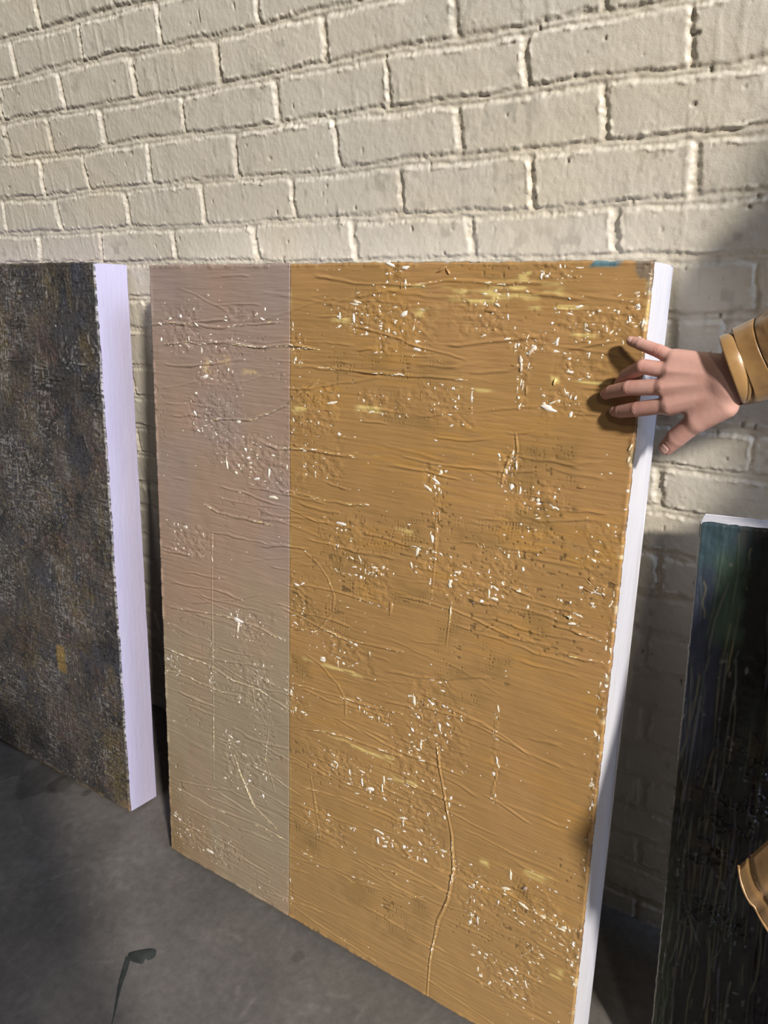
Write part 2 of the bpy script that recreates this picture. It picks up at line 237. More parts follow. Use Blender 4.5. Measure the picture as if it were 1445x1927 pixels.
# ---------------------------------------------------------------- wall of painted brick
def build_wall():
    xs = np.concatenate([np.linspace(-62, -30.2, 60), np.arange(-30, -25, 0.07), np.arange(-25, 3.7, 0.0265), np.arange(3.75, 14, 0.07), np.linspace(14.2, 46, 70)])
    zs = np.concatenate([np.arange(-0.25, 10.0, 0.05), np.arange(10.0, 25.0, 0.0255), np.arange(25.0, 31, 0.07), np.linspace(31.2, 52, 60)])
    n, m = len(xs), len(zs)
    X, Z = np.meshgrid(xs, zs, indexing='ij'); X = X.astype(np.float32); Z = Z.astype(np.float32)
    kmin, kmax = -30, 24
    # slight wander of every bed joint
    def bed(k):
        z = (BED0 - k) + 0.02 * (vn(xs * 0.7, np.full(n, k * 3.7), 5) - 0.5)
        if k in BED:
            px = np.array([q[0] for q in BED[k]]); po = np.array([q[1] for q in BED[k]])
            z = z + np.interp(xs, px, po)
        return z
    beds = {k: bed(k) for k in range(kmin - 1, kmax + 1)}
    H = np.zeros((n, m), np.float32); EDGE = np.zeros((n, m), np.float32); TONE = np.zeros((n, m), np.float32)
    wx = X + 0.055 * fbm(X * 2.3, Z * 2.3, 3, 11) + 0.03 * fbm(X * 9, Z * 9, 2, 12)
    wz = Z + 0.040 * fbm(X * 2.0, Z * 3.0, 3, 21) + 0.022 * fbm(X * 8, Z * 9, 3, 22)
    rng = np.random.default_rng(4)
    for k in range(kmin, kmax + 1):
        zb = beds[k][:, None]; zt = beds[k - 1][:, None]
        cols = None
        msk = (Z >= zb) & (Z < zt)
        if not msk.any(): continue
        ii, jj = np.nonzero(msk)
        x = wx[ii, jj]; z = wz[ii, jj]; b0 = beds[k][ii]; t0 = beds[k - 1][ii]
        hb = 0.070 + 0.030 * (vn(x * 1.3, np.full(x.shape, k * 2.2), 33) - 0.5) * 2
        dz = np.minimum(z - b0, t0 - z) - hb
        hd = [tuple(q) for q in HEADS.get(k, [])]
        if not hd:
            base = 0.15 if k % 2 else 1.72
            hd = [(base, base)]
        hd = sorted(hd)
        while hd[0][0] > -64:
            s = 3.0 + rng.uniform(-0.08, 0.08); hd.insert(0, (hd[0][0] - s, hd[0][1] - s + 0.0))
        while hd[-1][0] < 48:
            s = 3.0 + rng.uniform(-0.08, 0.08); hd.append((hd[-1][0] + s, hd[-1][1] + s))
        top = np.array([q[0] for q in hd]); bot = np.array([q[1] for q in hd])
        f = np.clip((z - b0) / (t0 - b0), 0, 1)
        mid = (top + bot) / 2
        idx = np.clip(np.searchsorted(mid, x) - 1, 0, len(mid) - 2)
        xl = bot[idx] + (top - bot)[idx] * f; xr = bot[idx + 1] + (top - bot)[idx + 1] * f
        hw = hsh(idx, np.full(idx.shape, k), 7)
        hw2 = hsh(idx + 1, np.full(idx.shape, k), 7)
        dl = x - xl - (0.020 + 0.050 * hw); dr = xr - x - (0.020 + 0.050 * hw2)
        dx = np.minimum(dl, dr)
        r = 0.04 + 0.12 * hsh(idx, np.full(idx.shape, k), 9)
        hy = np.hypot(np.maximum(r - dx, 0), np.maximum(r - dz, 0)); d = np.where(hy > 0, r - hy, np.minimum(dx, dz))
        d = d + 0.020 * fbm(x * 14, z * 14, 2, 44)
        h = sst(-0.05, 0.05 + 0.05 * hsh(idx, np.full(idx.shape, k), 15), d)
        tx = (hsh(idx, np.full(idx.shape, k), 10) - 0.5); tz = (hsh(idx, np.full(idx.shape, k), 13) - 0.5); off = hsh(idx, np.full(idx.shape, k), 14) - 0.5
        brick = 0.020 * off + 0.018 * tx * (x - (xl + xr) / 2) / 1.5 + 0.03 * tz * (z - (b0 + t0) / 2)
        # paint lip just above the lower arris and crumbs of mortar
        lip = np.exp(-((d - 0.05) / 0.035) ** 2) * sst(0.1, 0.45, fbm(x * 5, z * 7, 3, 61)) * 0.028
        brick = brick + lip
        mort = -0.062 + 0.030 * np.exp(-(np.minimum(np.abs(z - b0), np.abs(t0 - z)) / 0.05) ** 2) + 0.022 * fbm(x * 4, z * 9, 4, 71)
        H[ii, jj] = mort * (1 - h) + brick * h
        EDGE[ii, jj] = np.exp(-(d / 0.06) ** 2)
        TONE[ii, jj] = off * 0.5 + (1 - h) * 0.1
    # face texture: paint skin, brush drags, pits, drips
    H += 0.010 * fbm(X * 2.2, Z * 2.2, 4, 81) + 0.0045 * fbm(X * 16, Z * 10, 3, 82)
    ed = EDGE * sst(-0.1, 0.5, fbm(X * 2.0, Z * 2.0, 2, 85))
    H += ed * 0.030 * fbm(X * 13, Z * 16, 4, 83)
    H += 0.0022 * fbm(X * 34, Z * 22, 2, 84) + EDGE * 0.008 * fbm(X * 28, Z * 30, 2, 86)
    pit = vn(X * 5.5, Z * 5.5, 90); pm = sst(0.93, 0.97, vn(X * 9, Z * 6, 91)) * sst(0.5, 0.8, pit)
    H -= 0.035 * pm
    rid = np.abs(fbm(X * 3.0, Z * 3.0, 3, 95)); H += 0.010 * sst(0.03, 0.0, rid) * sst(0.55, 0.8, vn(X * .9, Z * .9, 96))
    drag = sst(0.62, 0.9, vn(X * 8, Z * 0.9, 97)) * sst(0.4, 0.8, vn(X * 0.8, Z * 0.8, 98)); H += 0.008 * drag
    Y = -H
    # no deep relief far out of view or below the floor line
    base = np.array([0.610, 0.566, 0.480], np.float32)
    t = 1 + 0.06 * fbm(X * 0.5, Z * 0.7, 3, 101) + 0.05 * TONE
    warm = 0.5 + 0.5 * fbm(X * 0.45, Z * 0.8, 3, 102)
    C = base[None, None, :] * t[..., None]
    C = C * (1 + (warm - 0.5)[..., None] * np.array([0.05, 0.01, -0.10], np.float32))
    dirt = sst(0.60, 0.95, vn(X * 7, Z * 5, 103)) * sst(0.55, 0.8, vn(X * 1.1, Z * 1.3, 104))
    C = C * (1 - 0.22 * dirt[..., None]); C = C * (1 - 0.45 * pm[..., None])
    # uneven darker tone towards the bottom of the wall
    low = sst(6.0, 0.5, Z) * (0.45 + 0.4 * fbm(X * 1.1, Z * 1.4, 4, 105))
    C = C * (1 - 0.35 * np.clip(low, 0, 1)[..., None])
    V = np.stack([X, Y, Z], -1).reshape(-1, 3)
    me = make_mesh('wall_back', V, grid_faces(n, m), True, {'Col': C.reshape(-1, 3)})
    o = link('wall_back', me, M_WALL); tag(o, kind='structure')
    return o
build_wall()

# ---------------------------------------------------------------- concrete floor
def build_floor():
    xs = np.concatenate([np.linspace(-62, -25.2, 40), np.arange(-25, 5, 0.06), np.linspace(5.2, 46, 40)])
    ys = np.concatenate([np.linspace(-45, -12.2, 40), np.arange(-12, 0.1, 0.06), [0.25]])
    n, m = len(xs), len(ys)
    X, Yy = np.meshgrid(xs, ys, indexing='ij'); X = X.astype(np.float32); Yy = Yy.astype(np.float32)
    T = 1 + 0.10 * fbm(X * 0.35, Yy * 0.35, 4, 201) + 0.05 * fbm(X * 2, Yy * 2, 4, 202)
    Cc = np.repeat(T[..., None], 3, -1)
    def blotch(cx, cy, r, amt, seed):
        d = np.hypot(X - cx, Yy - cy) + 0.35 * r * fbm(X * 1.4, Yy * 1.4, 4, seed) * 2
        return amt * sst(r, r * 0.72, d)
    for cx, cy, r, a, s in [(-19.4, -4.9, 0.85, 0.34, 1), (-18.4, -4.7, 0.5, 0.3, 2), (-17.3, -4.5, 0.18, 0.4, 3), (-6.9, -5.5, 0.2, 0.28, 4), (-21.2, -5.2, .8, .2, 5), (-15.4, -5.6, 1.2, .12, 6)]:
        Cc *= (1 - blotch(cx, cy, r, a, 210 + s))[..., None]
    # worn pale scratches
    rng = np.random.default_rng(8)
    for i in range(80):
        cx, cy = rng.uniform(-22, -2), rng.uniform(-10, -4); a = rng.uniform(0, 3.14); L = rng.uniform(0.15, 0.9)
        pts = [(cx, cy), (cx + L * math.cos(a), cy + L * math.sin(a))]
        bx = (np.abs(X - cx) < 1.2) & (np.abs(Yy - cy) < 1.2)
        ii = np.nonzero(bx)
        if len(ii[0]) == 0: continue
        d, _, _ = seg_dist(X[ii], Yy[ii], pts)
        Cc[ii] *= (1 + rng.uniform(0.05, 0.28) * np.exp(-(d / 0.05) ** 2))[..., None]
    for pts in [[(-5.6, -5.9), (-5.2, -5.75), (-4.7, -5.75)], [(-9.4, -6.0), (-8.6, -5.9)], [(-18.8, -6.2), (-17.8, -6.6), (-16.6, -6.6)]]:
        d, _, _ = seg_dist(X, Yy, pts); Cc *= (1 + 0.45 * np.exp(-(d / 0.06) ** 2) * vn(X * 6, Yy * 6, 222))[..., None]
    pale = sst(0.56, 0.8, vn(X * 0.8 + 3, Yy * 1.1, 230)) * sst(0.3, 0.9, vn(X * 5, Yy * 5, 231))
    Cc *= (1 + 0.16 * pale)[..., None]
    V = np.stack([X, Yy, np.zeros_like(X)], -1).reshape(-1, 3)
    me = make_mesh('floor', V, grid_faces(n, m), True, {'Col': Cc.reshape(-1, 3)})
    o = link('floor', me, M_FLOOR); tag(o, kind='structure')
build_floor()

def build_drip():
    # dark paint spatter: a lobed head and a thin tapering tail lying on the concrete
    head = [(-10.98, -7.78), (-10.62, -7.42), (-10.42, -7.36), (-10.30, -7.50), (-10.36, -7.66), (-10.46, -7.66), (-10.42, -7.80), (-10.56, -7.86), (-10.76, -7.90)]
    tail = [(-10.92, -7.86, .075), (-10.80, -8.03, .085), (-10.64, -8.24, .080), (-10.52, -8.42, .070), (-10.38, -8.60, .055), (-10.26, -8.74, .042), (-10.1, -8.92, .034), (-9.92, -9.12, .024), (-9.74, -9.35, .008)]
    def cat(P, closed):
        out = []; n = len(P)
        for i in range(n if closed else n - 1):
            q = [np.array(P[(i + k) % n] if closed else P[min(max(i + k, 0), n - 1)], float) for k in (-1, 0, 1, 2)]
            for t in (0, .25, .5, .75):
                out.append(tuple(0.5 * (2 * q[1] + (q[2] - q[0]) * t + (2 * q[0] - 5 * q[1] + 4 * q[2] - q[3]) * t * t + (3 * q[1] - q[0] - 3 * q[2] + q[3]) * t ** 3)))
        if not closed: out.append(P[-1])
        return out
    head = cat(head, True); tail = cat(tail, False)
    bm = bmesh.new()
    c = bm.verts.new((-10.63 * U, -7.65 * U, 0.012 * U))
    ring = [bm.verts.new((x * U, y * U, 0.006 * U)) for x, y in head]
    low = [bm.verts.new(((x + (x + 10.63) * .06) * U, (y + (y + 7.65) * .06) * U, 0.0005 * U)) for x, y in head]
    k = len(ring)
    for i in range(k):
        bm.faces.new((c, ring[i], ring[(i + 1) % k])); bm.faces.new((ring[i], low[i], low[(i + 1) % k], ring[(i + 1) % k]))
    pr = None
    for i, (x, y, w) in enumerate(tail):
        x2, y2, _ = tail[min(i + 1, len(tail) - 1)]; x1, y1, _ = tail[max(i - 1, 0)]
        d = Vector((x2 - x1, y2 - y1)).normalized(); nx, ny = -d.y * w, d.x * w
        q = [bm.verts.new(((x + nx) * U, (y + ny) * U, 0.0005 * U)), bm.verts.new((x * U, y * U, 0.010 * U)), bm.verts.new(((x - nx) * U, (y - ny) * U, 0.0005 * U))]
        if pr: 
            bm.faces.new((pr[0], q[0], q[1], pr[1])); bm.faces.new((pr[1], q[1], q[2], pr[2]))
        pr = q
    bmesh.ops.recalc_face_normals(bm, faces=bm.faces)
    me = bpy.data.meshes.new('paint_drip'); bm.to_mesh(me); bm.free()
    for p in me.polygons: p.use_smooth = True
    o = link('paint_drip', me, M_STAIN)
    tag(o, 'dark grey dried paint drip with a thin tail on the concrete floor', 'paint stain')
build_drip()


# ---------------------------------------------------------------- paintings
def lerp3(a, b, t): return np.asarray(a, np.float32) * (1 - t)[..., None] + np.asarray(b, np.float32) * t[..., None]

def panel_root(name, xc, yf, th, label):
    o = bpy.data.objects.new(name, None); COL.objects.link(o)
    o.location = Vector((xc, yf, 0)) * U; o.rotation_euler = (-th, 0, 0)
    o.empty_display_size = 0.05
    return tag(o, label, 'painting')

def white_box(root, w, T, H, xoff, m, label, seed):
    """deep cradle of the panel: slightly wavy hand painted sides, local coords, y from front 0.05 to T (back at y=0 -> shift -T)"""
    bm = bmesh.new()
    x0, x1 = xoff, xoff + w
    y0, y1 = -T + 0.03, 0.0
    nz, ny, nx = 90, 6, 60
    rng = np.random.default_rng(seed)
    def wv(a, b): return float(fbm(np.array([a]), np.array([b]), 3, seed)[0])
    def quadgrid(fn, n1, n2):
        vs = [[bm.verts.new(fn(i / n1, j / n2)) for j in range(n2 + 1)] for i in range(n1 + 1)]
        for i in range(n1):
            for j in range(n2):
                bm.faces.new((vs[i][j], vs[i + 1][j], vs[i + 1][j + 1], vs[i][j + 1]))
    e = 0.012
    def rnd(t):  # edge rounding of a face parameter
        return e * (math.exp(-t * 40) + math.exp(-(1 - t) * 40))
    quadgrid(lambda a, c: Vector((x1 - rnd(c) + 0.008 * wv(a * 9, c * 2 + 5), y0 + (y1 - y0) * c + (0.02 * wv(a * 26, 7.7) if c == 1 else 0), H * a)) * U, nz, ny)
    quadgrid(lambda a, c: Vector((x0 + rnd(c) + 0.008 * wv(a * 9, c * 2 + 15), y0 + (y1 - y0) * c, H * a)) * U, nz, ny)
    quadgrid(lambda a, c: Vector((x0 + w * a, y0 + (y1 - y0) * c, H - rnd(c) + 0.006 * wv(a * 9, c * 2 + 25))) * U, nx, ny)
    quadgrid(lambda a, c: Vector((x0 + w * a, y0 + (y1 - y0) * c, 0)) * U, nx, ny)
    quadgrid(lambda a, c: Vector((x0 + w * a, y1, H * c)) * U, 2, 2)
    quadgrid(lambda a, c: Vector((x0 + w * a, y0, H * c)) * U, 2, 2)
    bmesh.ops.remove_doubles(bm, verts=bm.verts, dist=0.0003)
    bmesh.ops.recalc_face_normals(bm, faces=bm.faces)
    me = bpy.data.meshes.new('cradle'); bm.to_mesh(me); bm.free()
    for p in me.polygons: p.use_smooth = True
    o = link('cradle', me, m, root); tag(o, label)
    sm = o.modifiers.new('split', 'EDGE_SPLIT'); sm.split_angle = math.radians(50)
    return o

def field_mesh(name, root, xa, xb, H, T, hfun, m, label, step, edge=(1, 1, 1, 1), drops=None, seed=1, xshift=0.0):
    """paint layer; hfun(X,S)->(height, color). X is absolute x, S height along the panel"""
    nx = int((xb - xa) / step) + 1; ns = int(H / step) + 1
    xs = np.linspace(xa, xb, nx); ss = np.linspace(0, H, ns)
    X, S = np.meshgrid(xs, ss, indexing='ij'); X = X.astype(np.float32); S = S.astype(np.float32)
    h, C = hfun(X, S)
    # raised, ragged lip of paint along the outside edges
    dl = X - xa; dr = xb - X; dt = H - S; db = S
    for dd, on, q in ((dl, edge[0], 1), (dr, edge[1], 2), (dt, edge[2], 3), (db, edge[3], 4)):
        if not on: continue
        run = S if q < 3 else X
        h = h + 0.020 * np.exp(-((dd - 0.05) / 0.05) ** 2) * sst(-0.2, 0.6, fbm(run * 3.5, run * 0 + q, 3, seed + q))
        h = h - 0.05 * np.exp(-(dd / 0.02) ** 2)
    Xo = X.copy(); So = S.copy()
    # rough outline
    for dd, on, q, sg in ((dl, edge[0], 1, -1), (dr, edge[1], 2, 1)):
        if on: Xo += sg * np.exp(-(dd / 0.04) ** 2) * 0.013 * fbm(S * 9, S * 0 + q, 4, seed + 10 + q)
    for dd, on, q, sg in ((dt, edge[2], 3, 1), (db, edge[3], 4, -1)):
        if on: So += sg * np.exp(-(dd / 0.04) ** 2) * 0.022 * fbm(X * 4.5, X * 0 + q, 4, seed + 10 + q)
    Yl = -T - h
    V = np.stack([Xo - xshift, Yl, So], -1).reshape(-1, 3); F = [grid_faces(nx, ns)]
    Cv = C.reshape(-1, 3)
    # skirt back to the cradle
    idx = np.arange(nx * ns).reshape(nx, ns)
    loop = np.concatenate([idx[:, 0], idx[-1, 1:], idx[-2::-1, -1], idx[0, -2:0:-1]])
    sk = V[loop].copy(); sk[:, 1] = -T + 0.045
    off = len(V); k = len(loop)
    a = loop; b2 = np.roll(loop, -1); c2 = off + np.arange(k); d2 = np.roll(c2, -1)
    F.append(np.stack([a, c2, d2, b2], -1))
    V = np.concatenate([V, sk]); Cv = np.concatenate([Cv, Cv[loop]])
    # raised droplets and dabs of paint, some coloured pale as highlights
    if drops is not None and len(drops):
        nr, nt_ = 4, 10
        rr = np.sin(np.linspace(0, math.pi / 2, nr + 1)); hh = np.cos(np.linspace(0, math.pi / 2, nr + 1))
        for (dx, ds, ra, rb, ang, hgt, col) in drops:
            i = int(round((dx - xa) / (xb - xa) * (nx - 1))); j = int(round(ds / H * (ns - 1)))
            if not (2 < i < nx - 3 and 2 < j < ns - 3): continue
            th = np.linspace(0, 2 * math.pi, nt_, endpoint=False)
            ca, sa = math.cos(ang), math.sin(ang)
            u = (rr[1:, None] * np.cos(th)[None]) * ra; v = (rr[1:, None] * np.sin(th)[None]) * rb
            jag = 1 + 0.35 * np.random.default_rng(int(abs(dx * 1000 + ds * 77)) + 5).uniform(-1, 1, nt_)[None]
            u = u * jag; v = v * jag
            px = np.concatenate([[0], (u * ca - v * sa).ravel()]); pz = np.concatenate([[0], (u * sa + v * ca).ravel()])
            ph = np.concatenate([[hgt], np.repeat(hh[1:] * hgt, nt_)])
            y0 = Yl[i, j] + 0.008
            P = np.stack([dx + px - xshift, y0 - ph, ds + pz], -1); o0 = len(V)
            DV.append(P); DC.append(np.repeat(np.asarray(col if col is not None else C[i, j])[None], len(P), 0))
        if DV:
            per = 1 + nr * nt_
            tri = []
            for t in range(nt_): tri.append((0, 1 + t, 1 + (t + 1) % nt_, 1 + (t + 1) % nt_))
            q = []
            for r_ in range(nr - 1):
                for t in range(nt_):
                    a0 = 1 + r_ * nt_ + t; a1 = 1 + r_ * nt_ + (t + 1) % nt_
                    q.append((a0, a0 + nt_, a1 + nt_, a1))
            # cap triangles are written as thin quads: pair neighbouring fans
            capq = [(0, 1 + t, 1 + (t + 1) % nt_, 1 + (t + 2) % nt_) for t in range(0, nt_, 2)]
            base = np.array(capq + q, np.int64)
            n0 = len(V); nd = len(DV)
            F.append((base[None] + (n0 + per * np.arange(nd))[:, None, None]).reshape(-1, 4))
            V = np.concatenate([V] + DV); Cv = np.concatenate([Cv] + DC)
            DV.clear(); DC.clear()
    me = make_mesh(name, V, np.concatenate(F), True, {'Col': Cv})
    o = link(name, me, m, root); tag(o, label)
    return o
DV, DC = [], []

def rand_ridges(rng, n, xa, xb, H, lmin, lmax, slope):
    out = []
    for _ in range(n):
        x = rng.uniform(xa, xb); s = rng.uniform(0.2, H - 0.2); L = rng.uniform(lmin, lmax)
        k = max(3, int(L / 0.35)); pts = [(x, s)]; a = slope + rng.normal(0, 0.09)
        for i in range(k):
            a += rng.normal(0, 0.07); a *= 0.93
            x += L / k * math.cos(a); s += L / k * math.sin(a)
            if not (xa < x < xb): break
            pts.append((x, s))
        if len(pts) > 1: out.append((pts, rng.uniform(0.25, 1.0)))
    return out

def add_ridges(h, X, S, ridges, w0=0.035, a0=0.05, seed=0):
    xs = X[:, 0]; ss = S[0]
    for q, (pts, amp) in enumerate(ridges):
        px = [p[0] for p in pts]; ps = [p[1] for p in pts]
        i0, i1 = np.searchsorted(xs, [min(px) - .2, max(px) + .2]); j0, j1 = np.searchsorted(ss, [min(ps) - .2, max(ps) + .2])
        if i1 - i0 < 2 or j1 - j0 < 2: continue
        x = X[i0:i1, j0:j1]; s = S[i0:i1, j0:j1]
        wob = 0.03 * fbm(x * 2.5, s * 2.5, 2, seed + 3)
        d, run, L = seg_dist(x, s + wob, pts)
        end = sst(0, 0.25, run) * sst(0, 0.25, L - run + 0.001)
        var = 0.45 + 0.9 * vn(run * 2.3 + q * 7.1, run * 0 + q, seed + 1)
        w = w0 * (0.7 + 0.6 * vn(run * 1.3, run * 0 + q, seed + 2))
        # steep on one side, soft on the other, with a trough below
        h[i0:i1, j0:j1] += a0 * amp * var * end * np.exp(-(d / w) ** 2)
        h[i0:i1, j0:j1] -= 0.25 * a0 * amp * end * np.exp(-((d - 2.2 * w) / w) ** 2)
    return h

def cluster_mask(X, S, clusters, soft=0.5, seed=0):
    m = np.zeros_like(X)
    xs = X[:, 0]; ss = S[0]
    for cx, cs, a, b_ in clusters:
        i0, i1 = np.searchsorted(xs, [cx - 2 * a, cx + 2 * a]); j0, j1 = np.searchsorted(ss, [cs - 2 * b_, cs + 2 * b_])
        if i1 - i0 < 1 or j1 - j0 < 1: continue
        x = X[i0:i1, j0:j1]; s = S[i0:i1, j0:j1]
        d = np.maximum(np.abs(x - cx) / a, np.abs(s - cs) / b_) + 0.5 * fbm(x * 3, s * 3, 2, seed)
        m[i0:i1, j0:j1] = np.maximum(m[i0:i1, j0:j1], sst(1.25, 1.25 - soft, d))
    return m

BX0, BX1, BH, BT = -12.57, 0.288, 17.136, 1.188
SEAM = -7.79
def big_common(X, S):
    h = 0.0062 * fbm(X * 0.8, S * 17, 3, 301) + 0.0038 * fbm(X * 2.5, S * 50, 2, 302) + 0.012 * fbm(X * 1.1, S * 1.1, 3, 303)
    rr = [(r, 0.4 if q in (13, 14, 16, 18, 19, 22, 35, 33) else 1.0) for q, r in enumerate(RIDGES)]
    rng = np.random.default_rng(21)
    rr += rand_ridges(rng, 230, BX0, BX1 - .3, BH, 0.6, 3.6, 0.02)
    h = add_ridges(h, X, S, rr, 0.024, 0.026, 310)
    # open weave showing through where the paint has been dragged
    wm = cluster_mask(X, S, PITS, 0.7, 320)
    gx = np.abs(((X * 12.5 + 1.1 * fbm(X * 2.5, S * 2.5, 3, 321)) % 1) - 0.5) * 2; gs = np.abs(((S * 13.5 + 1.1 * fbm(X * 2.5, S * 2.5, 3, 322)) % 1) - 0.5) * 2
    hole = sst(0.50, 0.85, gx) * sst(0.50, 0.85, gs) * sst(0.48, 0.62, vn(X * 9, S * 9, 323)) * sst(0.3, 0.6, vn(X * 2.6, S * 2.6, 329))
    streak = sst(0.66, 0.86, vn(X * 7, S * 26, 324)) * sst(0.35, 0.7, vn(X * 2, S * 2, 325))
    pit = wm * np.maximum(hole, 0.8 * streak * sst(0.5, .7, vn(X * 3, S * 3, 326)))
    far = sst(0.80, 0.95, vn(X * 12, S * 16, 327)) * sst(0.60, 0.85, vn(X * 0.8, S * 0.8, 328)) * 0.7
    pit = np.maximum(pit, far)
    h = h - 0.02 * pit
    cm = cluster_mask(X, S, CLUST, 0.8, 330)
    h = h + cm * 0.020 * fbm(X * 7, S * 11, 3, 331)
    return h, pit, wm, cm

def ochre_fn(X, S):
    h, pit, wm, cm = big_common(X, S)
    base = np.array([0.375, 0.222, 0.088], np.float32)
    n = fbm(X * 0.35, S * 0.6, 4, 340)
    C = base[None, None] * (1 + 0.10 * n[..., None])
    gold = sst(0.45, 0.85, vn(X * 0.6 + 4, S * 1.6, 341)) * sst(0.2, 0.8, vn(X * 2, S * 14, 342))
    C = lerp3(C, C * np.array([1.10, 1.06, 0.88]), gold)
    pinkish = sst(0.60, 0.9, vn(X * 0.7, S * 0.7, 343)) * 0.6
    C = lerp3(C, np.array([0.45, 0.26, 0.12]), pinkish * 0.5)
    low = sst(9, 1, S) * 0.6
    C = lerp3(C, np.array([0.40, 0.255, 0.110]), low)
    olive = wm * sst(0.2, 0.7, vn(X * 1.7, S * 3, 344)) * 0.5
    C = lerp3(C, np.array([0.27, 0.17, 0.065]), olive)
    st = fbm(X * 0.8, S * 22, 3, 345)
    C = C * (1 + 0.06 * st[..., None])
    C = lerp3(C, np.array([0.085, 0.062, 0.035]), np.clip(pit, 0, 1) * 0.85)
    ym = cluster_mask(X, S, YEL, 0.9, 350) * sst(0.30, 0.72, vn(X * 3.2, S * 15, 351))
    C = lerp3(C, np.array([0.70, 0.55, 0.22]), ym * 0.9)
    # teal remnant and bare grey corner on the top right
    teal = sst(0.30, 0.22, np.abs(X + 0.52) + 0.1 * fbm(X * 6, S * 6, 2, 352)) * sst(17.0, 17.06, S)
    C = lerp3(C, np.array([0.12, 0.22, 0.26]), teal)
    grey = sst(0.30, 0.22, np.maximum(BX1 - X - 0.05, 0) + 0.5 * (BH - S) + 0.1 * fbm(X * 5, S * 5, 3, 353))
    C = lerp3(C, np.array([0.20, 0.17, 0.14]), grey * 0.85)
    # flakes of lighter ground broken through along the right edge
    re = np.exp(-((BX1 - X) / 0.07) ** 2) * sst(0.55, 0.8, vn(S * 3.5, S * 0 + 3, 354)) * sst(0.3, 0.7, vn(X * 12, S * 12, 355))
    C = lerp3(C, np.array([0.74, 0.64, 0.42]), re * 0.9)
    cr = np.exp(-((BX1 - X) / 0.06) ** 2) * sst(0.62, 0.8, vn(S * 1.6, S * 0 + 9, 356))
    C = lerp3(C, np.array([0.17, 0.10, 0.05]), cr * 0.8)
    se = np.exp(-((X - SEAM) / 0.05) ** 2) * sst(0.45, 0.75, vn(S * 2.5, S * 0 + 1, 357)) * 0.6
    C = lerp3(C, np.array([0.55, 0.43, 0.20]), se)
    return h, C

def mauve_fn(X, S):
    h, pit, wm, cm = big_common(X, S)
    t = np.clip(S / BH, 0, 1) + 0.16 * fbm(X * 0.5, S * 0.35, 3, 361)
    top = np.array([0.335, 0.250, 0.210], np.float32); mid = np.array([0.360, 0.255, 0.190], np.float32); low = np.array([0.350, 0.285, 0.200], np.float32); bot = np.array([0.33, 0.235, 0.150], np.float32)
    C = lerp3(lerp3(bot, low, sst(0.0, 0.14, t)), lerp3(mid, top, sst(0.6, 1.0, t)), sst(0.3, 0.6, t))
    lav = sst(0.5, 0.85, vn(X * 0.5, S * 0.6, 362)) * sst(0.35, 0.9, t)
    C = lerp3(C, np.array([0.33, 0.255, 0.235]), lav * 0.7)
    rose = sst(0.62, 0.9, vn(X * 0.8 + 9, S * 0.9, 363)) * 0.5
    C = lerp3(C, np.array([0.40, 0.255, 0.18]), rose * .6)
    C = C * (1 + 0.05 * fbm(X * 0.8, S * 22, 3, 364))[..., None]
    olive = sst(1.1, 0.0, X - BX0 + 0.5 * fbm(X * 1.2, S * 0.9, 3, 365)) * sst(5.0, 0.5, S) * 0.7
    C = lerp3(C, np.array([0.26, 0.175, 0.085]), olive)
    C = lerp3(C, C * 0.55, np.clip(pit, 0, 1) * 0.8)
    ym = cluster_mask(X, S, YEL, 0.9, 350) * sst(0.35, 0.7, vn(X * 3, S * 12, 366))
    C = lerp3(C, np.array([0.56, 0.42, 0.25]), ym * 0.8)
    le = np.exp(-((X - BX0) / 0.06) ** 2) * sst(0.6, 0.85, vn(S * 3, S * 0 + 5, 367))
    C = lerp3(C, np.array([0.62, 0.52, 0.38]), le * 0.8)
    return h, C

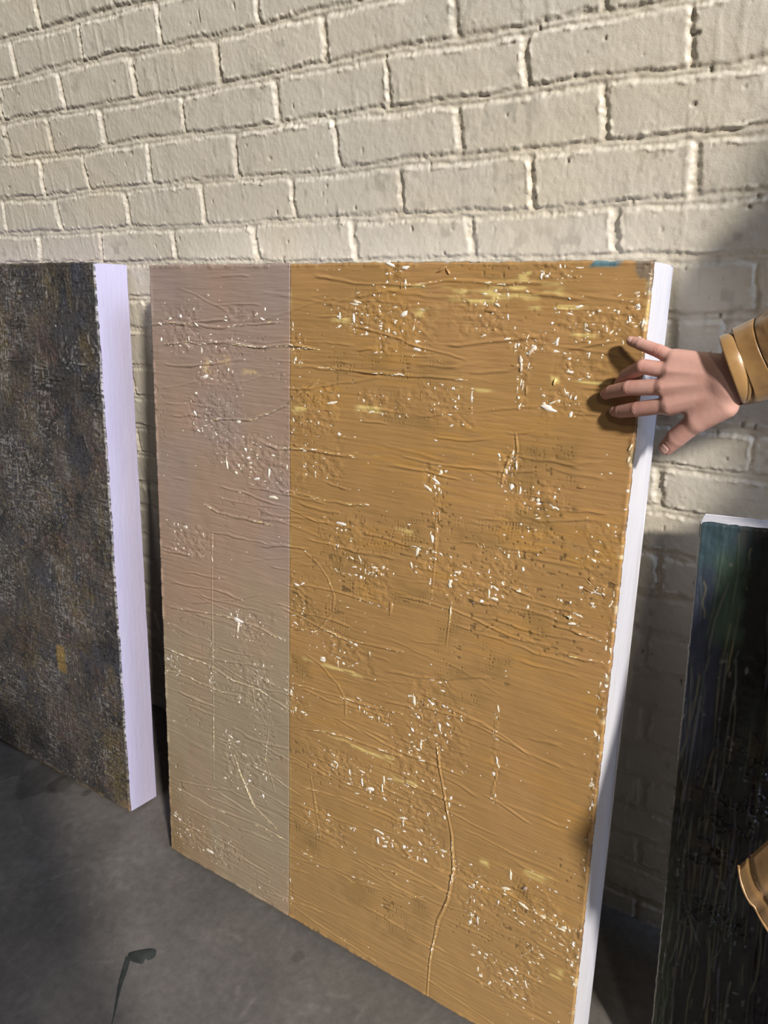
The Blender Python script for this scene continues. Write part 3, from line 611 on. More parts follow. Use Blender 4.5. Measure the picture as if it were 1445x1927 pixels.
GLINT_PALE = [(0.88, 0.84, 0.78), (0.86, 0.80, 0.68), (0.80, 0.74, 0.62), (0.90, 0.87, 0.84)]  # cream flecks standing for glints: highlights put into the colour
GLINT_RIDGE = [(0.84, 0.77, 0.60), (0.78, 0.66, 0.38), (0.86, 0.82, 0.74), (0.70, 0.55, 0.26)]  # ridge crests: pale yellow paint plus highlights put into the colour
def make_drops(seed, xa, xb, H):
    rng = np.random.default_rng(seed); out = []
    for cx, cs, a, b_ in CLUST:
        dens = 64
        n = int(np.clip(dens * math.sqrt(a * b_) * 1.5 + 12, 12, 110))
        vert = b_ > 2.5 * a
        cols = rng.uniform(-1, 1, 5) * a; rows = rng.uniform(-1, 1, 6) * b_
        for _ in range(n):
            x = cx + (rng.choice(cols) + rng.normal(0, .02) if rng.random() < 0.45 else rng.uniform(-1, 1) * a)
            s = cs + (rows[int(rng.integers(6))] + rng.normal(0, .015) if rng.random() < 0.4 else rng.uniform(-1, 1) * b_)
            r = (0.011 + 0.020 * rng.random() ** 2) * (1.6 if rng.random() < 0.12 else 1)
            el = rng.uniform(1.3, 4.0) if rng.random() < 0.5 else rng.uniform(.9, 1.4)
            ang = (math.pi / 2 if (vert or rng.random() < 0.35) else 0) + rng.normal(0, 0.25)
            out.append((x, s, r * el, r, ang, r * rng.uniform(0.35, 0.6), GLINT_PALE[int(rng.integers(len(GLINT_PALE)))] if rng.random() < 0.72 else None))
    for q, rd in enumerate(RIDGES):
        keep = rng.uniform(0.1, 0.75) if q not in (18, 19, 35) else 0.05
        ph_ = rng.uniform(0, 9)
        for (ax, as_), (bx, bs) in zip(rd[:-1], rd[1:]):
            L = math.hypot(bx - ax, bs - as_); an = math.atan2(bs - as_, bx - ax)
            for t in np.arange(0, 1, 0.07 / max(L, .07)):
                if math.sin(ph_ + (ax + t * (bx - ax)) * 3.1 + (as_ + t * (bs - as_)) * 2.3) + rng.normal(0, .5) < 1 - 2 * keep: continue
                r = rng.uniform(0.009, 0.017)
                out.append((ax + t * (bx - ax) + rng.normal(0, .008), as_ + t * (bs - as_) + rng.normal(0, .012), r * rng.uniform(2, 5.5), r, an + rng.normal(0, .08), r * 0.7, GLINT_RIDGE[int(rng.integers(len(GLINT_RIDGE)))]))
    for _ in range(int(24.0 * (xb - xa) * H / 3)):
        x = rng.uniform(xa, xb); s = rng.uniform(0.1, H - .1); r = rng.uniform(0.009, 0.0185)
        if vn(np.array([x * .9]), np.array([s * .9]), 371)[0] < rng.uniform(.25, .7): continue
        out.append((x, s, r * rng.uniform(1, 2.8), r, rng.normal(0, .3), r * rng.uniform(.5, .9), GLINT_PALE[int(rng.integers(len(GLINT_PALE)))] if rng.random() < 0.65 else None))
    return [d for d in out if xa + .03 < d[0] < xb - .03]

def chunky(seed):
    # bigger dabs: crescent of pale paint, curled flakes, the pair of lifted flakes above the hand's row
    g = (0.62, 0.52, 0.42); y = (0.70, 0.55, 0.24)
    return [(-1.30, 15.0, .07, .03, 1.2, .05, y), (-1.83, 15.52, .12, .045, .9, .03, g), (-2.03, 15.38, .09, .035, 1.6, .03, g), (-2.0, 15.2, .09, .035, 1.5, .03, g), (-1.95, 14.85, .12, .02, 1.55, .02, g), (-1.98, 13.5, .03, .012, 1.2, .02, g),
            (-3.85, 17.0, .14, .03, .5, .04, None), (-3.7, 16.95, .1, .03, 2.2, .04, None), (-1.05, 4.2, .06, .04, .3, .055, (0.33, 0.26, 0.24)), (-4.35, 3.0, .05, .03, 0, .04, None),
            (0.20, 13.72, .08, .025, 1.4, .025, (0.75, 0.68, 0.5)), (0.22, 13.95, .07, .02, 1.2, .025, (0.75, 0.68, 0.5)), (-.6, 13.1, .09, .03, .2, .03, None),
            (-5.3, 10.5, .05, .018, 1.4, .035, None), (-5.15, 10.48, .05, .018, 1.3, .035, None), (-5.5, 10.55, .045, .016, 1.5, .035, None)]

broot = panel_root('painting', (BX0+BX1)/2, BYF, BTH, 'large ochre painting with a mauve band down its left, held by a hand')
white_box(broot, BX1 - BX0 - 0.03, BT, BH - 0.02, BX0 + 0.015 - (BX0+BX1)/2, M_WHITE, 'white painted side of the deep panel', 5)
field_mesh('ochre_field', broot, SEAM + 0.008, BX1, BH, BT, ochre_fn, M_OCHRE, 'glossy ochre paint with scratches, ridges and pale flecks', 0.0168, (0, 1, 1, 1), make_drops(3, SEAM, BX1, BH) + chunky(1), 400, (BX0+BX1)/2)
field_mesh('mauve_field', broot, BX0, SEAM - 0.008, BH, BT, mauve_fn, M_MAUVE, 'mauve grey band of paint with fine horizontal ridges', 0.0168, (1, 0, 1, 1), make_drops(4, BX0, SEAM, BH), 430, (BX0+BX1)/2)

# left painting: dark mottled impasto
LX1, LH, LT, LW = -14.979, 17.18, 1.103, 12.86
def left_fn(X, S):
    h = 0.020 * fbm(X * 1.2, S * 1.5, 3, 501) + 0.015 * fbm(X * 6, S * 8, 3, 502) + 0.016 * fbm(X * 1.6, S * 22, 3, 503) * sst(.3, .7, vn(X * .6, S * .5, 507)) + 0.012 * fbm(X * 20, S * 2.2, 3, 506) * sst(.4, .7, vn(X * .7, S * .5, 508))
    rn = np.abs(fbm(X * 3.4, S * 3.0, 4, 504)); h = h + 0.022 * sst(0.08, 0.0, rn) * sst(0.2, 0.7, vn(X * 1.2, S * 1.2, 505))
    rng = np.random.default_rng(33)
    rr = rand_ridges(rng, 90, LX1 - LW, LX1, LH, 0.3, 1.2, 0.0)
    rr += [([(c, s), (c + rng.normal(0, .15), s - L)], rng.uniform(.3, 1)) for c, s, L in zip(rng.uniform(LX1 - LW, LX1, 110), rng.uniform(1, LH, 110), rng.uniform(.2, .8, 110))]
    h = add_ridges(h, X, S, rr, 0.022, 0.045, 510)
    dk = np.array([0.066, 0.064, 0.066], np.float32)
    C = np.broadcast_to(dk, X.shape + (3,)).copy()
    C = C * (1 + 0.45 * fbm(X * 0.9, S * 0.7, 4, 520))[..., None]
    def lay(col, f, seed, lo, hi, amt, sy=1.0):
        nonlocal C
        mmm = sst(lo, hi, vn(X * f, S * f * sy, seed) * 0.7 + 0.3 * vn(X * f * 3.1, S * f * 3.1 * sy, seed + 1))
        mmm = mmm * (0.5 + 0.5 * sst(0.3, 0.7, vn(X * 9, S * 12, seed + 2)))
        C = lerp3(C, np.asarray(col, np.float32), mmm * amt)
    lay((0.066, 0.070, 0.092), 0.7, 530, 0.45, 0.75, 0.8)
    lay((0.115, 0.098, 0.080), 0.8, 540, 0.50, 0.78, 0.8, .8)
    lay((0.125, 0.105, 0.088), 1.1, 550, 0.52, 0.8, 0.7)
    lay((0.165, 0.125, 0.060), 0.9, 560, 0.62, 0.86, 0.6, .6)
    lay((0.035, 0.036, 0.040), 0.9, 570, 0.55, 0.75, 0.85)
    lay((0.13, 0.085, 0.075), 1.3, 580, 0.62, 0.85, 0.6)
    sc_ = sst(0.7, 0.9, vn(X * 15, S * 13, 590)) * sst(0.45, 0.8, vn(X * 1.1, S * 1.1, 591))
    C = lerp3(C, np.array([0.26, 0.25, 0.24]), sc_ * 0.75)
    spk = sst(0.66, 0.80, vn(X * 20, S * 26, 596)) * sst(0.42, 0.7, vn(X * .8, S * .6, 597)); C = lerp3(C, np.array([0.25, 0.185, 0.075]), spk * .4)
    stk = np.maximum(sst(0.66, .82, vn(X * 26, S * 5, 611)), sst(0.66, .82, vn(X * 5, S * 30, 612))) * sst(0.45, 0.75, vn(X * 1.0, S * .8, 613)); C = lerp3(C, np.array([0.30, 0.29, 0.29]), stk * .55)  # pale streaks are highlights painted into the colour
    dkp = sst(0.55, 0.85, vn(X * 18, S * 22, 598)); C = C * (1 - .45 * dkp)[..., None]
    warm = sst(0.55, 0.15, np.hypot((X - LX1 - .0) * .7, S)) ; C = lerp3(C, np.array([0.24, 0.165, 0.105]), warm * 0.8)
    be = np.exp(-(S / 0.10) ** 2) * sst(0.35, 0.7, vn(X * 2.5, X * 0, 592)); C = lerp3(C, np.array([0.26, 0.19, 0.10]), be * 0.7)
    re = np.exp(-((LX1 - X) / 0.022) ** 2) * sst(0.30, 0.6, vn(S * 16, S * 0 + 3, 593)) * sst(1.2, 2.5, S)
    C = lerp3(C, np.array([0.66, 0.64, 0.70]), re * 0.7)
    y1 = sst(0.30, 0.2, np.abs(X + 18.1) + .1 * fbm(X * 4, S * 4, 2, 594)) * sst(0.55, .4, np.abs(S - 4.55)); C = lerp3(C, np.array([0.27, 0.18, 0.06]), y1 * 0.75)
    return h, C
def left_drops():
    rng = np.random.default_rng(9); out = []
    for _ in range(420):
        x = rng.uniform(LX1 - LW, LX1 - .1); s = rng.uniform(.2, LH - .1); r = rng.uniform(0.008, 0.018)
        out.append((x, s, r * rng.uniform(1, 3), r, rng.uniform(0, 3.1), r * rng.uniform(.5, .9), (0.62, 0.60, 0.56) if rng.random() < .3 else None))
    return out
lroot = panel_root('painting', LX1-LW/2, LYF, LTH, 'dark grey mottled painting with a lavender white side, leaning left of the ochre one')
white_box(lroot, LW - 0.03, LT, LH - 0.02, LX1 - LW + 0.015 - (LX1-LW/2), M_WHITE_SHADE, 'lavender white side of the deep panel', 6)
field_mesh('impasto_face', lroot, LX1 - LW, LX1, LH, LT, left_fn, M_DARK, 'dark mottled impasto in grey, blue and ochre', 0.0205, (1, 1, 1, 1), left_drops(), 460, LX1-LW/2)

# right painting: near black with teal and yellow-green drips
RX0, RH, RT, RW = 1.1416, 12.031, 0.707, 6.6
RXP, RHP, RPSI = 1.606, 12.565, 0.128
def right_fn(X, S):
    h = 0.010 * fbm(X * 1.2, S * 1.2, 3, 601) + 0.012 * fbm(X * 9, S * 1.6, 3, 602) + 0.012 * fbm(X * 5, S * 5, 3, 603)
    rng = np.random.default_rng(77)
    drips = []
    for i in range(170):
        x = RX0 + 0.04 + (RW - .1) * rng.random() ** 1.6; s = rng.uniform(1.5, RH); L = rng.uniform(0.6, 4.5)
        k = 6; pts = [(x, s)]
        for q in range(k): x += rng.normal(0, 0.035); s -= L / k; pts.append((x, max(s, .02)))
        drips.append((pts, rng.uniform(.3, 1)))
    extra = [[(1.72, 11.0), (1.55, 10.3), (1.45, 8.8), (1.38, 7.5), (1.33, 6.6)], [(1.95, 10.6), (1.88, 9.6), (1.8, 8.0), (1.66, 7.0)], [(1.40, 9.2), (1.36, 8.7), (1.33, 8.3)], [(1.22, 7.7), (1.25, 7.2), (1.2, 6.6)],
             [(2.3, 3.2), (2.4, 2.0), (2.3, 1.2), (2.3, 0.1)], [(2.55, 3.0), (2.5, 1.6), (2.45, .4)], [(3.2, 2.4), (3.15, 1.2), (3.1, 0.2)], [(1.25, 5.2), (1.4, 4.9), (1.55, 4.4), (1.75, 3.9), (2.0, 3.4)], [(1.2, 5.6), (1.3, 5.4), (1.5, 4.9)]]
    drips += [(e, 1.0) for e in extra]
    h = add_ridges(h, X, S, drips, 0.014, 0.022, 610)
    cl = [(1.95, 6.7, .35, .5), (2.3, 6.2, .4, .5), (2.0, 5.7, .4, .35), (2.3, 7.8, .3, .4), (2.6, 7.2, .3, .6), (2.2, 4.3, .6, .3), (2.9, 1.4, .5, .6), (2.4, .6, .5, .3)]
    cm = cluster_mask(X, S, cl, .8, 620)
    rn = np.abs(fbm(X * 4, S * 4, 3, 621)); h = h + cm * 0.06 * sst(0.16, 0.0, rn)
    C = np.broadcast_to(np.array([0.011, 0.012, 0.012], np.float32), X.shape + (3,)).copy()
    C *= (1 + 0.4 * fbm(X * 1.5, S * .8, 3, 630))[..., None]
    green = sst(0.55, 0.8, vn(X * 1.6, S * 0.5, 631)) * sst(0.3, .7, vn(X * 8, S * 1.2, 632)); C = lerp3(C, np.array([0.034, 0.044, 0.030]), green * .8)
    brown = sst(0.6, 0.85, vn(X * 1.1 + 5, S * 0.9, 633)) * sst(0.4, .7, vn(X * 7, S * 4, 634)); C = lerp3(C, np.array([0.045, 0.032, 0.012]), brown * .8)
    tl = sst(1.0, 0.35, (X - RX0) * 0.9 + 0.25 * fbm(X * 2, S * 2, 3, 635)) * sst(10.6, 11.6, S + .4 * fbm(X * 2, S * 2, 2, 636)); C = lerp3(C, np.array([0.040, 0.070, 0.088]), tl * .9)
    bl = sst(0.75, 0.25, (X - RX0) * 0.9 + 0.2 * fbm(X * 2, S * 1.2, 3, 637)) * sst(6.6, 8.2, S); C = lerp3(C, np.array([0.052, 0.062, 0.105]), bl * .75 * (1 - tl))
    gr = sst(0.4, 0.1, np.abs(X - 1.75) + .15 * fbm(X * 3, S * 3, 3, 638)) * sst(1.1, .5, np.abs(S - 10.7)); C = lerp3(C, np.array([0.065, 0.105, 0.072]), gr * .8)
    lo = sst(0.5, 0.0, X - RX0 + .2 * fbm(X * 2, S * 1, 3, 645)) * sst(7, 5, S); C = lerp3(C, np.array([0.055, 0.062, 0.034]), lo * .7)
    br = sst(1.0, 0.6, np.hypot((X - 3.4) * .8, (S - 1.0)) + .4 * fbm(X * 3, S * 3, 3, 639)); C = lerp3(C, np.array([0.085, 0.092, 0.115]), br * .8)  # grey-blue pool of light painted into the lower right
    tq = sst(0.32, 0.2, np.hypot(X - 2.35, S - .62) + .15 * fbm(X * 5, S * 5, 3, 640)); C = lerp3(C, np.array([0.14, 0.30, 0.28]), tq * .9)
    xs = X[:, 0]; ss = S[0]
    for q, (pts, a) in enumerate(drips):
        px = [p[0] for p in pts]; ps = [p[1] for p in pts]
        i0, i1 = np.searchsorted(xs, [min(px) - .15, max(px) + .15]); j0, j1 = np.searchsorted(ss, [min(ps) - .15, max(ps) + .15])
        d, run, L = seg_dist(X[i0:i1, j0:j1], S[i0:i1, j0:j1], pts)
        m = np.exp(-(d / 0.015) ** 2) * sst(0.25, 0.65, vn(run * 2 + q * 3, run * 0 + q, 641)) * (0.35 + .65 * a)
        col = [(0.20, 0.19, 0.11), (0.11, 0.14, 0.10), (0.16, 0.15, 0.16), (0.22, 0.20, 0.10)][q % 4]
        C[i0:i1, j0:j1] = lerp3(C[i0:i1, j0:j1], np.array(col), m * .75)
    fl = cm * sst(0.10, 0.0, rn) * sst(.4, .7, vn(X * 3, S * 3, 642)); C = lerp3(C, np.array([0.13, 0.14, 0.12]), fl * .8)
    sp = sst(0.87, 0.95, vn(X * 11, S * 9, 643)) * sst(.5, .8, vn(X * 1.5, S * 1.5, 644)); C = lerp3(C, np.array([0.19, 0.19, 0.17]), sp * .7)
    le = np.exp(-((X - RX0) / 0.022) ** 2); C = lerp3(C, np.array([0.40, 0.36, 0.26]), le * .85)
    return h, C
rroot = panel_root('painting', RXP + math.cos(RPSI) * RW / 2, RYF + math.sin(RPSI) * RW / 2, RTH, 'low black painting with green drips and a white top edge, at the far right')
rroot.rotation_euler = (-RTH, 0, RPSI)
white_box(rroot, RW - 0.02, RT, RHP - 0.01, -RW / 2 + 0.01, M_WHITE, 'white painted top and sides of the panel', 7)
field_mesh('dripped_face', rroot, RX0, RX0 + RW, RHP, RT, lambda X, S: right_fn(X, S * (RH / RHP)), M_NIGHT, 'near black paint with teal corner and vertical drips', 0.019, (1, 1, 1, 1), None, 490, RX0 + RW / 2)


# ---------------------------------------------------------------- people: smooth implicit bodies
def sdf_eval(prims, P, k):
    """prims: ('c',a,b,ra,rb) tapered capsule | ('e',c,(rx,ry,rz)) ellipsoid; smooth union with blend k"""
    out = None
    for pr in prims:
        if pr[0] == 'c':
            a = np.asarray(pr[1], np.float32); b_ = np.asarray(pr[2], np.float32); ab = b_ - a; L2 = float(ab @ ab) + 1e-9
            t = np.clip(((P - a) @ ab) / L2, 0, 1)
            d = np.linalg.norm(P - a - t[..., None] * ab, axis=-1) - (pr[3] + (pr[4] - pr[3]) * t)
        else:
            c = np.asarray(pr[1], np.float32); r = np.asarray(pr[2], np.float32)
            q = (P - c) / r; l = np.linalg.norm(q, axis=-1); l2 = np.linalg.norm(q / r, axis=-1) + 1e-6
            d = l * (l - 1) / l2
        kk = pr[5] if len(pr) > 5 else k
        if out is None: out = d
        else:
            h = np.clip(0.5 + 0.5 * (out - d) / kk, 0, 1)
            out = out * (1 - h) + d * h - kk * h * (1 - h)
    return out

def surface_nets(fn, lo, hi, step):
    lo = np.asarray(lo, np.float32); hi = np.asarray(hi, np.float32)
    n = np.ceil((hi - lo) / step).astype(int) + 1
    ax = [lo[i] + step * np.arange(n[i], dtype=np.float32) for i in range(3)]
    V = np.empty(tuple(n), np.float32)
    for i in range(0, n[0], 24):
        G = np.stack(np.meshgrid(ax[0][i:i + 24], ax[1], ax[2], indexing='ij'), -1)
        V[i:i + 24] = fn(G)
    ins = V < 0
    c = [n[0] - 1, n[1] - 1, n[2] - 1]
    acc = np.zeros((c[0], c[1], c[2], 3), np.float32); cnt = np.zeros((c[0], c[1], c[2]), np.float32)
    def sub(a, dx, dy, dz): return a[dx:dx + c[0], dy:dy + c[1], dz:dz + c[2]]
    for axis in range(3):
        for u in (0, 1):
            for w in (0, 1):
                o0 = [0, 0, 0]; o1 = [0, 0, 0]
                oth = [q for q in range(3) if q != axis]
                o0[oth[0]] = u; o0[oth[1]] = w; o1 = list(o0); o1[axis] = 1
                a = sub(V, *o0); b_ = sub(V, *o1); cr = (a < 0) != (b_ < 0)
                t = np.where(cr, a / np.where(cr, a - b_, 1), 0)
                for q in range(3):
                    val = o0[q] + (t if q == axis else 0)
                    acc[..., q] += np.where(cr, val, 0)
                cnt += cr
    act = cnt > 0
    idx = np.full(act.shape, -1, np.int64); idx[act] = np.arange(act.sum())
    ii = np.argwhere(act)
    P = lo + step * (ii + acc[act] / cnt[act][:, None])
    F = []
    for axis in range(3):
        oth = [q for q in range(3) if q != axis]
        sl0 = [slice(None)] * 3; sl1 = [slice(None)] * 3
        sl0[axis] = slice(0, -1); sl1[axis] = slice(1, None)
        for q in oth: sl0[q] = slice(1, -1); sl1[q] = slice(1, -1)
        a = ins[tuple(sl0)]; b_ = ins[tuple(sl1)]
        cr = np.argwhere(a != b_)
        if len(cr) == 0: continue
        flip = a[tuple(cr.T)]
        base = cr.copy(); base[:, oth[0]] += 1; base[:, oth[1]] += 1
        def cell(d0, d1):
            q = base.copy(); q[:, oth[0]] -= d0; q[:, oth[1]] -= d1
            return idx[q[:, 0], q[:, 1], q[:, 2]]
        f = np.stack([cell(1, 1), cell(0, 1), cell(0, 0), cell(1, 0)], -1)
        if axis == 1: flip = ~flip
        f[~flip] = f[~flip][:, ::-1]
        F.append(f)
    F = np.concatenate(F); F = F[(F >= 0).all(1)]
    return P, F

def vsmooth(P, F, it=2, lam=0.5):
    e = np.concatenate([F[:, [0, 1]], F[:, [1, 2]], F[:, [2, 3]], F[:, [3, 0]]])
    e = np.concatenate([e, e[:, ::-1]])
    deg = np.bincount(e[:, 0], minlength=len(P)).astype(np.float32)
    for _ in range(it):
        s = np.stack([np.bincount(e[:, 0], weights=P[e[:, 1], q], minlength=len(P)) for q in range(3)], -1)
        P = P * (1 - lam) + lam * s / np.maximum(deg, 1)[:, None]
    return P

def chain(pts):
    return [('c', a[:3], b_[:3], a[3], b_[3]) for a, b_ in zip(pts[:-1], pts[1:])]

def unit(v): v = np.asarray(v, float); return v / np.linalg.norm(v)

def simple_hand(wrist, d, nrm, thumb_side, s=1.0, curl=0.35):
    """relaxed hand: five separate fingers of unequal length, knuckle bends, thumb from the side of the palm. d: direction of fingers, nrm: back of hand"""
    d = unit(d); nrm = unit(nrm); side = unit(np.cross(nrm, d)) * thumb_side
    w = np.asarray(wrist, float); out = []
    for i, (off, L) in enumerate(((0.42, 1.05), (0.14, 1.18), (-0.14, 1.08), (-0.40, 0.85))):
        k = w + d * (1.25 - 0.08 * abs(i - 1)) * s + side * off * s
        out.append(('c', w + side * off * 0.5 * s, k, 0.19 * s, 0.145 * s))
        a = k; ang = curl * 0.5
        for q, fr in enumerate((0.45, 0.32, 0.23)):
            dd = d * math.cos(ang) - nrm * math.sin(ang)
            b_ = a + dd * L * fr * s
            out.append(('c', a, b_, (0.125 - .012 * q) * s, (0.115 - .014 * q) * s)); a = b_; ang += curl
    t0 = w + d * 0.25 * s + side * 0.25 * s; t1 = t0 + (d * 0.55 + side * 0.42 - nrm * 0.12) * s; t2 = t1 + (d * 0.40 + side * 0.13 - nrm * 0.1) * s; t3 = t2 + (d * 0.30 + side * 0.02 - nrm * 0.1) * s
    out += [('c', t0, t1, 0.21 * s, 0.17 * s), ('c', t1, t2, 0.16 * s, 0.14 * s), ('c', t2, t3, 0.14 * s, 0.11 * s)]
    return out

def head_prims(c, f, s=1.0):
    """head with brow, eye sockets side, nose, mouth, chin and ears; c centre of skull, f facing (horizontal)"""
    f = unit(f); up = np.array([0, 0, 1.0]); r = unit(np.cross(f, up)); c = np.asarray(c, float)
    P = lambda a, b_, z: c + f * a * s + r * b_ * s + up * z * s
    o = [('c', P(-0.18, 0, 0.42), P(0.12, 0, 0.40), 0.98 * s, 0.92 * s), ('c', P(0.15, 0, -0.2), P(0.30, 0, -0.95), 0.80 * s, 0.50 * s),
         ('c', P(0.72, -0.3, 0.16), P(0.72, 0.3, 0.16), 0.26 * s, 0.26 * s), ('c', P(0.92, 0, 0.05), P(1.16, 0, -0.36), 0.10 * s, 0.15 * s, 0.12 * s),
         ('c', P(1.02, -0.12, -0.42), P(1.02, 0.12, -0.42), 0.10 * s, 0.10 * s, 0.1 * s), ('c', P(0.86, -0.2, -0.70), P(0.86, 0.2, -0.70), 0.10 * s, 0.10 * s, 0.06 * s),
         ('c', P(0.84, -0.17, -0.84), P(0.84, 0.17, -0.84), 0.10 * s, 0.10 * s, 0.06 * s), ('c', P(0.62, 0, -1.12), P(0.72, 0, -1.16), 0.28 * s, 0.26 * s),
         ('c', P(0.62, -0.45, -0.28), P(0.62, 0.45, -0.28), 0.30 * s, 0.30 * s)]
    for q in (-1, 1):
        o.append(('c', P(0.80, 0.34 * q, 0.0), P(0.80, 0.40 * q, 0.0), 0.13 * s, 0.13 * s, 0.05 * s))
        o.append(('c', P(-0.05, 0.98 * q, 0.12), P(0.02, 0.95 * q, -0.30), 0.16 * s, 0.11 * s, 0.08 * s))
    return o

def skin_color(P, kn=()):
    base = np.array([0.63, 0.375, 0.325], np.float32)
    x, y, z = P[:, 0], P[:, 1], P[:, 2]
    C = base[None] * (1 + 0.07 * fbm(x * 3 + y, z * 3 - y, 4, 701))[:, None]
    mott = sst(0.5, 0.85, vn(x * 5 + y * 3, z * 5, 702)); C = lerp3(C, np.array([0.58, 0.30, 0.255]), mott * .5)
    for c, r, a in kn:
        d = np.linalg.norm(P - np.asarray(c), axis=1); C = lerp3(C, np.array([0.62, 0.27, 0.235]), np.exp(-(d / r) ** 2) * a)
    return C

def body_mesh(name, groups):
    """groups: list of (prims, blend, step, smooth, post(P,F)->P, color(P)) joined into one mesh"""
    Vs, Fs, Cs, off = [], [], [], 0
    for prims, k, step, smo, post, colf in groups:
        pts = []
        for pr in prims:
            if pr[0] == 'c':
                for q, r in ((1, 3), (2, 4)): pts.append(np.asarray(pr[q]) - pr[r]); pts.append(np.asarray(pr[q]) + pr[r])
            else: pts.append(np.asarray(pr[1]) - np.asarray(pr[2])); pts.append(np.asarray(pr[1]) + np.asarray(pr[2]))
        pts = np.array(pts); lo = pts.min(0) - 3 * step; hi = pts.max(0) + 3 * step
        P, F = surface_nets(lambda G: sdf_eval(prims, G, k), lo, hi, step)
        P = vsmooth(P, F, smo)
        C = colf(P)
        if post is not None: P, C = post(P, F, C)
        Vs.append(P); Fs.append(F + off); Cs.append(C); off += len(P)
    return make_mesh(name, np.concatenate(Vs), np.concatenate(Fs), True, {'Col': np.concatenate(Cs)})

def normals(P, F):
    n = np.cross(P[F[:, 2]] - P[F[:, 0]], P[F[:, 3]] - P[F[:, 1]])
    N = np.stack([np.bincount(F.ravel(), weights=np.repeat(n[:, q], 4), minlength=len(P)) for q in range(3)], -1)
    return N / (np.linalg.norm(N, axis=1)[:, None] + 1e-9)

def shell_mesh(name, prims, k, step, clip=None, smo=2, wr=0.0, seed=0):
    pts = []
    for pr in prims:
        if pr[0] == 'c':
            for q, r in ((1, 3), (2, 4)): pts.append(np.asarray(pr[q]) - pr[r]); pts.append(np.asarray(pr[q]) + pr[r])
        else: pts.append(np.asarray(pr[1]) - np.asarray(pr[2])); pts.append(np.asarray(pr[1]) + np.asarray(pr[2]))
    pts = np.array(pts); lo = pts.min(0) - 3 * step; hi = pts.max(0) + 3 * step
    def fn(G):
        d = sdf_eval(prims, G, k)
        if wr: d = d + wr * fbm(G[..., 0] * 1.1 + G[..., 1] * .7, G[..., 2] * 1.6 - G[..., 1] * .5, 3, seed)
        if clip is not None: d = np.maximum(d, clip(G))
        return d
    P, F = surface_nets(fn, lo, hi, step)
    P = vsmooth(P, F, smo)
    return make_mesh(name, P, F, True)

# ---- the visible right hand -------------------------------------------------
PN = np.array(PN)
def hand_prims():
    o = []
    for kx in ('pinky', 'ring', 'middle', 'index'):
        o.append(('c', META[kx][:3], HAND[kx][0][:3], META[kx][3], HAND[kx][0][3] + .02, 0.10))
    o.append(('c', WRIST[0][:3], WRIST[1][:3], WRIST[0][3], WRIST[1][3], 0.12))
    # fleshy palm between the knuckles and the ball of the thumb
    a = np.array(HAND['index'][0][:3]); p_ = np.array(HAND['pinky'][0][:3])
    for f0, f1 in ((0.1, 0.95), (0.0, 1.0)):
        c0 = a * (1 - f0) + p_ * f0 - PN * 0.10; c1 = np.array(META['index'][:3]) * (1 - f1) + np.array(META['pinky'][:3]) * f1 - PN * 0.10
    o.append(('c', a - PN * .10, np.array(META['index'][:3]) - PN * .08, 0.15, 0.18, 0.12))
    o.append(('c', p_ - PN * .10, np.array(META['pinky'][:3]) - PN * .08, 0.14, 0.17, 0.12))
    m0 = (a + p_) / 2; m1 = (np.array(META['ring'][:3]) + np.array(META['middle'][:3])) / 2
    o.append(('c', m0 - PN * .08, m1 - PN * .08, 0.17, 0.2, 0.12))
    th = HAND['thumb']
    o += [('c', th[0][:3], th[1][:3], th[0][3], th[1][3], 0.12)]
    # web of skin between thumb and index
    w0 = (np.array(th[1][:3]) * .45 + a * .55); w1 = np.array(META['index'][:3])
    o.append(('c', w0 + np.array([.22, -.03, -.02]), w1, 0.085, 0.16, 0.14))
    # forearm stub inside the sleeve
    o.append(('c', ((np.array(WRIST[0][:3]) + np.array(WRIST[1][:3])) / 2).tolist(), (2.4, -2.14, 15.7), 0.24, 0.24, 0.15))
    o.append(('c', (2.4, -2.14, 15.7), (3.3, -2.24, 16.2), 0.24, 0.30, 0.12))
    for kx in ('pinky', 'ring', 'middle', 'index'):
        q = HAND[kx]
        o += [('c', q[0][:3], q[1][:3], q[0][3] - .006, q[1][3], 0.03), ('c', q[1][:3], q[2][:3], q[1][3] - .002, q[2][3], 0.012), ('c', q[2][:3], q[3][:3], q[2][3] - .002, q[3][3], 0.012)]
    o += [('c', th[1][:3], th[2][:3], th[1][3] - .02, th[2][3], 0.05), ('c', th[2][:3], th[3][:3], th[2][3], th[3][3], 0.015)]
    return o

